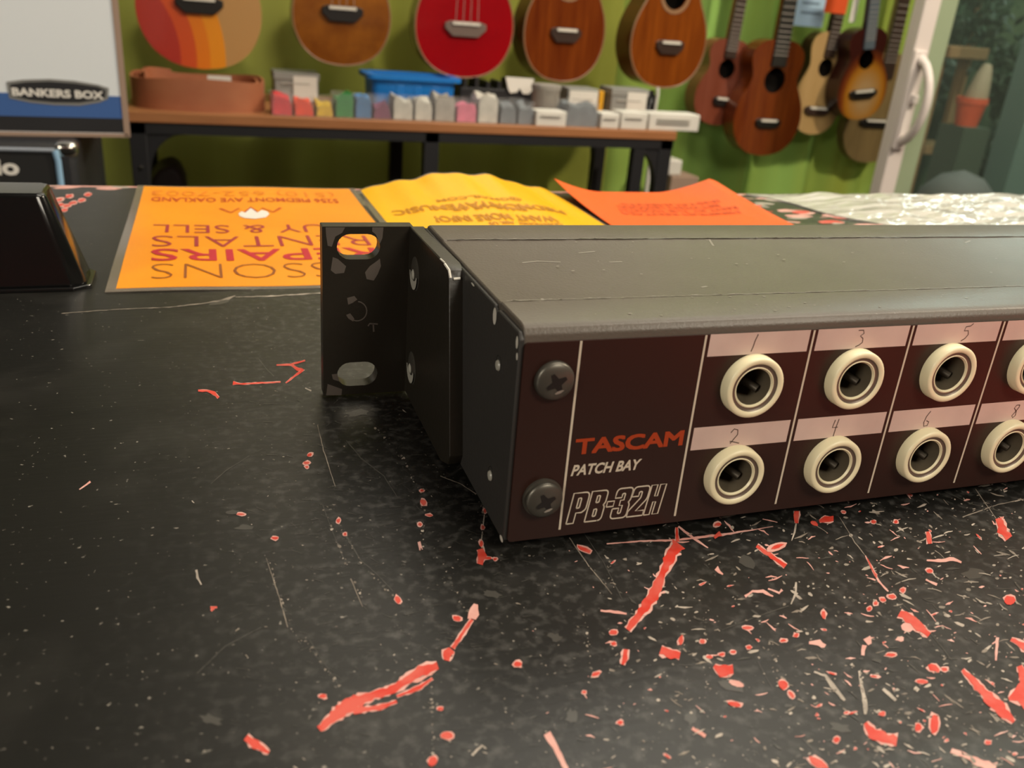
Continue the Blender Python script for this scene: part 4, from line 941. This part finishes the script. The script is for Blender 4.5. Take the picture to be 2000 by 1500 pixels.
# dark case under the bench
a = at(290, 362, 1.62); b = at(358, 362, 1.62); c = at(345, 325, 1.62); d = at(300, 332, 1.62)
P = [(a.x-.02, 1.62, FL), (b.x+.02, 1.62, FL), (b.x+.005, 1.62, b.z), (c.x+.005, 1.62, c.z-.01), (c.x-.01, 1.62, c.z), (d.x+.01, 1.62, d.z), (d.x, 1.62, d.z-.01), (a.x, 1.62, a.z)]
tag(MB().prism(P, (0, .12, 0)).build('instrument_case', mat('dark brown case', '1c0c0a', .7), bevel=.008), 'dark brown instrument case standing under the left of the bench', 'case')

# ------------------------------------------------------------------ curtain and ukuleles
def curtain(name, x0, x1, zb, zt, mt, label, amp, per, seed):
    nx = int((x1-x0)/.008); vs = []; fs = []; ph = [R_.uniform(0, 6) for _ in range(4)]
    zs = [zb+(zt-zb)*k/10 for k in range(11)]
    def yy(x, k):
        s = 1+.5*k/10
        return 1.965-.0+amp*(.55*math.sin(2*math.pi*x/per+ph[0]+.2*math.sin(k*.4))+.3*math.sin(2*math.pi*x/per*1.73+ph[1])+.2*math.sin(2*math.pi*x/per*.6+ph[2]))
    for lay in (0, 1):
        for k, z in enumerate(zs):
            for i in range(nx+1):
                x = x0+(x1-x0)*i/nx; vs.append((x, yy(x, k)+lay*.002, z))
    W = nx+1; N = W*11
    for k in range(10):
        for i in range(nx): a = k*W+i; fs.append((a, a+1, a+1+W, a+W)); fs.append((a+N, a+W+N, a+1+W+N, a+1+N))
    o = MB().add(vs, fs).build(name, mt, smooth=True); tag(o, label, 'curtain'); return o
curtain('curtain', -1.9, .925, FL+.01, .62, M['curtL'], 'olive green curtain behind the bench and the large ukuleles', .012, .26, 1)
curtain('curtain', .927, 1.80, FL+.01, 1.45, M['curtR'], 'brighter green pleated curtain behind the small ukuleles on the right', .026, .17, 2)

def catmull(P, n=6):
    out = []
    for i in range(len(P)-1):
        p0 = P[max(i-1, 0)]; p1 = P[i]; p2 = P[i+1]; p3 = P[min(i+2, len(P)-1)]
        for k in range(n):
            t = k/n; out.append(tuple(.5*((2*p1[j])+(-p0[j]+p2[j])*t+(2*p0[j]-5*p1[j]+4*p2[j]-p3[j])*t*t+(-p0[j]+3*p1[j]-3*p2[j]+p3[j])*t**3) for j in (0, 1)))
    out.append(P[-1]); return out
UK = [(0, 0), (.30, .012), (.56, .045), (.80, .115), (.955, .22), (1.0, .33), (.955, .44), (.84, .535), (.72, .61), (.665, .67), (.685, .73), (.735, .79), (.755, .85), (.70, .915), (.52, .972), (.28, .997), (0, 1)]
def ukulele(pxl, pxr, pyw, pxb, pyb, Y, ratio, top, side, label, group, bridge='bridge', tb=.32, th=.062, roll=0, fret='fret', neckdark=None, hole=True, binding=True, strings=True, cutaway=False, thole=.66, xshift=0, fl=1.75, neck_m=None, w=None, bw=.33):
    A = at(pxl, pyw, Y); B = at(pxr, pyw, Y); wd = w or (B.x-A.x); cx = (A.x+B.x)/2; base = at(pxb, pyb, Y); z0 = base.z
    L = wd*ratio; hw = wd/2
    root = empty('ukulele', (cx, Y, z0), label, 'ukulele', group)
    half = catmull([(a*hw, b*L) for a, b in UK], 5)
    right = half; left = [(-a, b) for a, b in reversed(half[1:-1])]
    if cutaway: right = [((a*(1-.55*max(0, (b/L-.80)/.2)) if b/L > .8 else a), b) for a, b in right]
    loop = right+left
    ca, sa = math.cos(roll), math.sin(roll)
    def X(u, v, w_): return Vector((cx+u*ca+v*sa, Y+w_, z0-u*sa+v*ca))
    rh = wd*.155
    lp = [loop]+([circ(0, L*thole, rh, 30)] if hole else [])
    plate(lp, .004, lambda u, v, w_: X(u, v, .002+w_)).build('soundboard', M[top], root)
    mb = MB(); n = len(loop); vs = []; inn = .003
    for d in (.0045, th): vs += [X(a*.995, b*.995+L*.0025, d) for a, b in loop]
    mb.add(vs, [(i, (i+1) % n, n+(i+1) % n, n+i) for i in range(n)]+[tuple(range(n, 2*n))]+[tuple(range(n))][:0])
    mb.build('body_sides', M[side], root, smooth=True)
    if hole:
        q = MB(); q.poly([X(a*.97, b*.97+L*.015, th-.004) for a, b in loop]); q.build('inner_back', M['inside'], root)
        if th > .055: plate([circ(0, L*thole, rh*1.28, 36), circ(0, L*thole, rh*1.02, 36)], .0012, lambda u, v, w_: X(u, v, -.0006+w_)).build('rosette', M['bind'], root)
    if binding:
        q = MB(); q.tube([X(a, b, .001) for a, b in loop+[loop[0]]], .0018, 6); q.build('binding', M['bind'], root, smooth=True)
    # bridge with saddle
    bz = L*tb; b2 = wd*bw/2
    dn = -.020 if th > .055 else -.014; br = [(-b2, -.006), (-b2*.62, dn), (b2*.62, dn), (b2, -.006), (b2, .004), (b2*.75, .008), (-b2*.75, .008), (-b2, .004)]
    q = MB(); q.prism([X(a, bz+b, 0) for a, b in br], (0, -.007, 0)); bo = q.build('bridge', M[bridge], root, bevel=.001)
    q = MB(); q.box((0, 0, 0), (1, 1, 1)); q.v = [X(-b2*.66+v.x*b2*1.32, bz+.0015+v.z*.0055, -.007-.0035*v.y) for v in q.v]; q.build('saddle', M['saddle'], bo)
    # neck, fretboard, head
    nb = L*thole+rh*1.1; nt = L*fl; nw = wd*.095
    q = MB(); q.prism([X(-nw*1.12, nb, 0), X(nw*1.12, nb, 0), X(nw*.86, nt, 0), X(-nw*.86, nt, 0)], (0, -.006, 0)); fb = q.build('fretboard', M[fret], root, bevel=.0008)
    q = MB()
    for k in range(1, 17):
        z = nt-(nt-bz)*(1-2**(-k/12.0))
        if z < nb+.003: break
        f = (z-nb)/(nt-nb); hwk = nw*(1.12-.26*f); q.box((0, 0, 0), (1, 1, 1)); 
        for i in range(-8, 0): v = q.v[i]; q.v[i] = X(-hwk+2*hwk*v.x, z-.0007+.0014*v.z, -.0068+.0008*v.y)
    q.build('frets', M['string'], fb)
    q = MB(); q.prism([X(-nw*.98, L*.985, .0), X(nw*.98, L*.985, .0), X(nw*.82, nt+.004, 0), X(-nw*.82, nt+.004, 0)], (0, .018, 0)); q.build('neck', M[neck_m or side], root, bevel=.005, seg=3)
    hh = wd*.62
    P = [(-nw*.85, nt), (nw*.85, nt), (nw*1.25, nt+hh*.25), (nw*1.35, nt+hh*.85), (nw*.7, nt+hh), (0, nt+hh*.93), (-nw*.7, nt+hh), (-nw*1.35, nt+hh*.85), (-nw*1.25, nt+hh*.25)]
    q = MB(); q.prism([X(a, b, .003) for a, b in P], (0, .012, 0)); ho = q.build('headstock', M[neck_m or side], root, bevel=.001)
    for sx in (-1, 1):
        for kz in (.35, .7):
            q = MB(); q.tube([X(sx*nw*1.3, nt+hh*kz, .009), X(sx*nw*1.9, nt+hh*kz, .009)], [.003, .005], 8); q.build('tuning_peg', M['saddle'], ho, smooth=True)
    if strings:
        for k in range(4):
            u0 = (-.72+.48*k)*b2*.75; u1 = (-.6+.4*k)*nw
            q = MB(); q.tube([X(u0, bz, -.0110), X(u1, nt, -.0085)], .0005 if wd > .19 else .0004, 5); q.build('string', M['string'], root)
    # wall hanger
    q = MB(); hz = nt+hh*.1; q.tube([X(nw*1.5, hz, .008), X(nw*1.5, hz, .03), X(0, hz, .035), X(-nw*1.5, hz, .03), X(-nw*1.5, hz, .008)], .003, 8); c = X(0, hz, .035); q.tube([c, Vector((c.x, 1.945 if c.z < .6 or c.x > .9 else WY, c.z))], .004, 8)
    q.lathe((c.x, 1.95 if c.z < .6 or c.x > .9 else WY, c.z), (0, -1, 0), [(0, 0), (0, .02), (.006, .018), (.006, 0)], 16)
    tag(q.build('wall_hanger', M['blackm'], smooth=True), 'black padded wall hook carrying '+label.split(' ukulele')[0]+' ukulele', 'wall hook', 'wall hooks holding the ukuleles')
    return root
G1 = 'large ukuleles hanging over the bench'; G2 = 'small ukuleles hanging by the sliding door'
Yu = 1.68
ukulele(268, 512, 60, 392, 135, Yu, 1.42, 'w_stripe', 'w_tan', 'pale ukulele with red, orange and yellow retro stripes, first from the left', G1, 'bridgeb', tb=.375, binding=False, bw=.38, strings=False)
ukulele(572, 762, 50, 667, 128, Yu, 1.45, 'w_koa', 'w_dark', 'figured amber-brown ukulele with black bridge hanging above the blue basket end', G1, 'bridgeb', tb=.37, bw=.42)
ukulele(810, 1000, 90, 905, 152, Yu, 1.45, 'w_red', 'w_dark', 'crimson red ukulele with pale binding, centre of the hanging row', G1, 'bridgeg', tb=.335, bw=.42)
UA = ukulele(1017, 1180, 110, 1100, 160, Yu, 1.56, 'w_mah', 'w_dark', 'dark mahogany ukulele right next to the crimson one', G1, 'bridge', tb=.335, strings=False, bw=.37)
UB = ukulele(1222, 1380, 120, 1300, 172, Yu, 1.45, 'w_mah2', 'w_dark', 'glossy mahogany ukulele showing its sound hole, rightmost of the large row', G1, 'bridge', tb=.315, strings=False, bw=.36, thole=.665)
for o_, a_ in ((UA, .10), (UB, .14)): o_.rotation_euler.z = a_
Ys = 1.86
ukulele(1352, 1455, 205, 1400, 245, Ys, 1.36, 'w_rose', 'w_rose', 'reddish brown ukulele with a worn grey sheen, leftmost of the small ones', G2, 'bridgeb', tb=.30, th=.05, roll=.045, strings=False, binding=False, bw=.3)
ukulele(1432, 1562, 240, 1493, 304, Ys-.06, 1.42, 'w_mah', 'w_mah', 'orange-brown mahogany small ukulele with black neck, lowest in the small group', G2, 'bridgeb', tb=.30, th=.05, strings=False, fret='fretb', binding=False, bw=.36)
ukulele(1548, 1641, 205, 1590, 263, Ys, 1.72, 'w_spr', 'w_burstd', 'pale spruce-topped small ukulele with brown neck under the orange tag', G2, 'bridge', tb=.25, th=.045, strings=False, fret='fret', binding=False, bw=.52, roll=.03)
ukulele(1640, 1733, 190, 1692, 234, Ys-.06, 1.50, 'w_burst', 'w_burstd', 'sunburst small ukulele with grey-sheened neck beside the door frame', G2, 'bridgeb', tb=.30, th=.05, roll=-.12, strings=False, fret='fretg', binding=False, bw=.55)
ukulele(1645, 1757, 270, 1696, 318, Ys+.036, 1.5, 'w_pale', 'w_pale', 'dull olive-brown small ukulele half hidden by the door frame, behind the sunburst one', G2, 'bridgeb', tb=.38, th=.03, strings=False, fret='fret', binding=False, roll=0, hole=False, bw=.55)
# papers hanging between the necks
def paper(px0, py0, px1, py1, Y, mt, name, label, cat, lines=0, zt=None):
    a = at(px0, py1, Y); b = at(px1, py1, Y); t = zt if zt else at((px0+px1)/2, py0, Y).z
    root = MB().box((a.x, Y, a.z), (b.x, Y+.0008, t)).build(name, mt); tag(root, label, cat)
    if lines:
        q = MB(); w_ = b.x-a.x; rx = root.location
        for k in range(lines):
            z = a.z+.028+.022*k; q.box((a.x+w_*.25, Y-.0004, z), (b.x-w_*R_.uniform(.08, .25), Y-.0001, z+.006))
        q.build('printed_line', M['textgrey'], root)
    return root
paper(1543, -30, 1606, 49, 1.875, M['paperblue'], 'hang_tag', 'pale blue printed sheet between two small ukulele necks', 'paper', 5)
paper(1609, -20, 1652, 24, 1.815, M['orangetag'], 'hang_tag', 'small orange tag on the neck of the pale spruce ukulele', 'tag')
paper(1658, -20, 1669, 43, 1.835, M['labelcard'], 'hang_tag', 'narrow white tag with blue end left of the sunburst ukulele neck', 'tag')

# ------------------------------------------------------------------ carton and amplifier at left
def build_carton():
    Y = .90; root_x0 = -.46
    BR = at(247, 268, Y); zb = BR.z; xr = at(238, 130, Y).x-.002; zt = zb+.255; x0 = xr-.335
    root = empty('storage_carton', ((x0+xr)/2, Y+.19, zb), 'white cardboard file box with a blue and black printed base band, upper left', 'box')
    MB().box((x0, Y, zb), (xr, Y+.39, zt)).build('carton_body', [M['bwhite']], root, bevel=.002)
    z_ = lambda py: at(120, py, Y).z
    e = Y-.0003
    def band(za, zc, mt, name): MB().box((x0+.001, e, za), (xr-.004, Y, zc)).build(name, mt, root)
    band(z_(228), z_(184), M['bblue'], 'blue_band'); band(zb+.004, z_(228), M['bdark'], 'black_band')
    MB().box((xr-.0045, Y-.0012, zb), (xr+.0015, Y+.0008, zt)).build('raw_cardboard_edge', M['cardboard'], root)
    MB().box((x0, Y-.0012, zb-.0006), (xr, Y+.0006, zb+.0032)).build('raw_cardboard_edge', M['cardboard'], root)
    # side handle slot band
    # oval badge
    P = lambda px, py, o=0: Vector((at(px, py, Y).x, e-.0004-o, at(px, py, Y).z))
    out = [(8, 158), (40, 154), (90, 153), (140, 157), (185, 165), (207, 172), (206, 193), (190, 200), (150, 206), (100, 204), (55, 199), (14, 190)]
    inn = [(15, 163), (45, 159), (90, 158), (140, 162), (185, 169), (201, 176), (200, 190), (185, 195), (150, 200), (100, 199), (55, 194), (18, 186)]
    q = MB(); q.prism([P(*a) for a in out], (0, .0004, 0)); bo = q.build('badge', M['bgrey'], root)
    q = MB(); q.poly([P(a, b, .0002) for a, b in inn]); q.build('badge_field', M['bdark'], bo)
    a = P(20, 185); b = P(198, 194); c = P(20, 169); 
    q = MB(); lettering(q, 'BANKERS BOX', lambda u, v: Vector((a.x+(b.x-a.x)*u, e-.0008, a.z+(b.z-a.z)*u+(c.z-a.z)*v)), bold=.04); q.build('badge_lettering', M['white'], bo)
    root.rotation_euler.z = 0.085; root.location.y -= 0.012; root.location.x -= .013
    return zb
zc = build_carton()
def build_amp():
    Y = .86; zt = zc-.0008; xr = at(150, 310, Y).x; x0 = xr-.30; zb = zt-.24
    root = empty('guitar_amplifier', ((x0+xr)/2, Y+.1, zb), 'black guitar amplifier with silver piping and a chrome corner, under the white file box', 'amplifier')
    MB().box((x0, Y, zb), (xr, Y+.20, zt)).build('cabinet', M['tolex'], root, bevel=.007, seg=3)
    zi = at(60, 292, Y).z; xi = at(108, 300, Y).x
    MB().box((x0+.02, Y-.002, zb+.02), (xi-.002, Y+.001, zi-.002)).build('grille', M['cloth'], root)
    q = MB(); q.tube([(x0+.02, Y-.002, zi), (xi, Y-.002, zi)], .0022, 8); q.build('piping', M['pipe'], root, smooth=True)
    q = MB(); q.tube([(xi, Y-.002, zi), (xi+.002, Y-.002, zi-.01), (xi+.002, Y-.002, zb+.02)], .0030, 8); q.build('piping', M['bluetrim'], root, smooth=True)
    q = MB(); q.box((xr-.020, Y-.0012, zt-.016), (xr+.0012, Y+.02, zt+.0006)); q.build('corner_cap', M['chrome'], root, bevel=.006, seg=3)
    a = at(-6, 341, Y); b = at(40, 341, Y); c = at(20, 310, Y)
    q = MB(); lettering(q, 'io', lambda u, v: Vector((a.x+(b.x-a.x)*u, Y-.0026, a.z+(c.z-a.z)*v)), bold=.04); q.build('logo_lettering', M['white'], root)
    return zb, x0, xr
zb, x0, xr = build_amp()
tag(MB().box((x0-.01, .85, FL), (xr+.0, 1.08, zb)).build('speaker_cabinet', M['tolex'], bevel=.006), 'tall black speaker cabinet directly under the guitar amplifier', 'speaker')
# plain dark block filling the black area beyond the amplifier
a = at(186, 300, 1.15); tag(MB().box((a.x-.10, 1.15, FL), (a.x, 1.25, at(160, 262, 1.15).z+.02)).build('black_filler', M['blackm'], bevel=.003), 'black pedestal showing just right of the guitar amplifier', 'filler')

# ------------------------------------------------------------------ sliding door and patio behind it
def build_door():
    Y = 1.50; xl = 1.399; xr = 1.441
    root = empty('door_1', (1.9, Y, FL), 'white vinyl sliding glass door with a D-shaped handle at the right', 'door'); tag(root, kind='structure')
    del root['label']; del root['category']
    MB().box((xl, Y, FL), (xr, Y+.034, CE)).build('door_stile', M['pvc'], root, bevel=.003)
    MB().box((xr, Y+.006, FL), (xr+.050, Y+.030, CE)).build('glazing_bead', M['pvcs'], root, bevel=.002)
    MB().box((xr+.05, Y+.018, FL+.1), (3.4, Y+.022, CE-.06)).build('glass_pane', M['glass'], root)
    MB().box((3.4, Y, FL), (3.5, Y+.045, CE)).build('door_stile', M['pvc'], root)
    MB().box((xr, Y, FL), (3.4, Y+.045, FL+.1)).build('bottom_rail', M['pvc'], root)
    # handle: backplate and D grip
    z1 = at(1800, 98, Y).z; z0 = at(1756, 292, Y).z; xc = (xl+xr)/2
    h = MB(); h.box((xc-.022, Y-.009, z0), (xc+.012, Y, z1)); ho = h.build('door_handle', M['pvc'], root, bevel=.004, seg=3)
    pts = []
    for k in range(17):
        t = k/16; z = z0+.018+(z1-z0-.036)*t; pts.append((xc-.004, Y-.006-.050*math.sin(math.pi*t)**.55, z))
    q = MB(); q.tube(pts, [.012]+[.0095]*15+[.012], 10); q.build('grip', M['pvc'], ho, smooth=True)
    q = MB(); q.box((xc-.010, Y-.022, (z0+z1)/2-.006), (xc+.006, Y-.008, (z0+z1)/2+.014)); q.build('thumb_latch', M['pvc'], ho, bevel=.003)
build_door()
struct('wall_patio', MB().box((1.84, 3.3, FL), (3.6, 3.36, CE)), M['patiowall'])
def shelf_plank(px0, py0, px1, py1, Y, label, mt='plank'):
    xa, xb, zb, zt = rect_at(px0, py0, px1, py1, Y); r = MB().box((xa, Y, zb), (xb, Y+.18, zt)); 
    for x in (xa+.02, xb-.05): r.box((x, Y+.06, FL), (x+.03, Y+.09, zb))
    tag(r.build('plant_stand', M[mt], bevel=.003), label, 'stand')
shelf_plank(1855, 92, 1932, 116, 2.60, 'upper brown plank stand behind the glass door')
shelf_plank(1806, 285, 1880, 303, 2.95, 'lower brown plank stand near the floor behind the glass door')
def pot(pxl, pxr, py0, py1, Y, label):
    xa, xb, zb, zt = rect_at(pxl, py0, pxr, py1, Y); c = Vector(((xa+xb)/2, Y, zb)); r = (xb-xa)/2; h = zt-zb
    root = empty('plant_pot', c, label, 'pot'); MB().lathe(c, (0, 0, 1), [(0, 0), (0, r*.7), (h*.78, r*.93), (h*.78, r), (h, r), (h, r*.9), (h*.9, r*.85), (h*.9, 0)], 28).build('pot_wall', M['terracotta'], root, smooth=True)
    MB().lathe(c+Vector((.01, 0, h*.9)), (.12, 0, 1), [(0, r*.75), (h*.3, r*.72), (h*.9, r*.5), (h*1.25, r*.3), (h*1.3, 0)], 20).build('pale_cone_ornament', mat('pale tan', '8d8268', .7), root, smooth=True)
    tag(MB().box((c.x-.055, Y-.055, FL), (c.x+.055, Y+.055, zb)).build('plant_stand', M['leaf2']), 'dark block carrying the orange plant pot behind the glass', 'stand')
pot(1870, 1916, 190, 246, 2.25, 'orange plant pot with pale stems behind the glass door')
def shrub(cx, cy, cz, r, n, mt, label, h=None):
    mb = MB()
    for i in range(n):
        d = Vector((R_.gauss(0, 1), R_.gauss(0, 1), R_.gauss(0, 1))).normalized()*r*R_.uniform(.3, 1); d.z *= 1.25
        c = Vector((cx, cy, cz))+d; a = Vector((R_.gauss(0, 1), R_.gauss(0, 1), R_.gauss(0, 1))).normalized(); b = a.cross(Vector((.3, .7, .2))).normalized(); s = R_.uniform(.03, .08)
        k = a.cross(b)*.003
        mb.add([c, c+a*s*.5+b*s*.22, c+a*s, c+a*s*.5-b*s*.22, c+a*s*.5+k], [(0, 1, 4), (1, 2, 4), (2, 3, 4), (3, 0, 4)])
    root = empty('shrub', (cx, cy, FL), label, 'shrub'); mb.build('foliage', M[mt], root)
    q = MB(); q.tube([(cx, cy, FL), (cx+.02, cy, cz-r*.3), (cx, cy, cz+r*.4)], [.03, .02, .01], 8); q.build('stem', M['plank'], root, smooth=True)
for i, (px, py, Y, r, mt, lb) in enumerate([(1905, 30, 3.1, .16, 'leaf', 'dark leafy shrub at the top edge behind the glass door'), (1818, 150, 2.95, .11, 'leaf2', 'grey-green shrub beside the door frame behind the orange pot'), (1985, 150, 2.6, .12, 'leaf', 'dark shrub right of the orange pot beyond the glass'),
                                            (1925, 330, 3.14, .10, 'leaf', 'low dark shrub at the bottom of the glass door'), (1985, 290, 2.88, .11, 'leaf2', 'low grey-green shrub at the right edge behind the glass')]):
    p = at(px, py, Y); shrub(p.x, p.y, p.z, r, 420, mt, lb)
a = at(2012, 200, 2.15); tag(MB().box((a.x, 2.15, FL), (a.x+.10, 2.25, CE)).build('patio_post', M['palecol']), 'pale green post at the right edge behind the glass', 'post')
p = at(1870, 345, 1.95); 
q = MB().lathe((p.x+.02, 1.95, FL), (0, 0, 1), [(0, 0), (0, .10), (.35, .13), (p.z-FL-.05, .11), (p.z-FL, .06), (p.z-FL+.02, 0)], 20); tag(q.build('stone_urn', M['greycloth'], smooth=True), 'grey rounded urn low behind the glass door', 'urn')
area('patio_light', (2.6, 2.0, 1.5), (2.4, 2.6, -.2), .3, .3, 30, (.8, 1, .9))
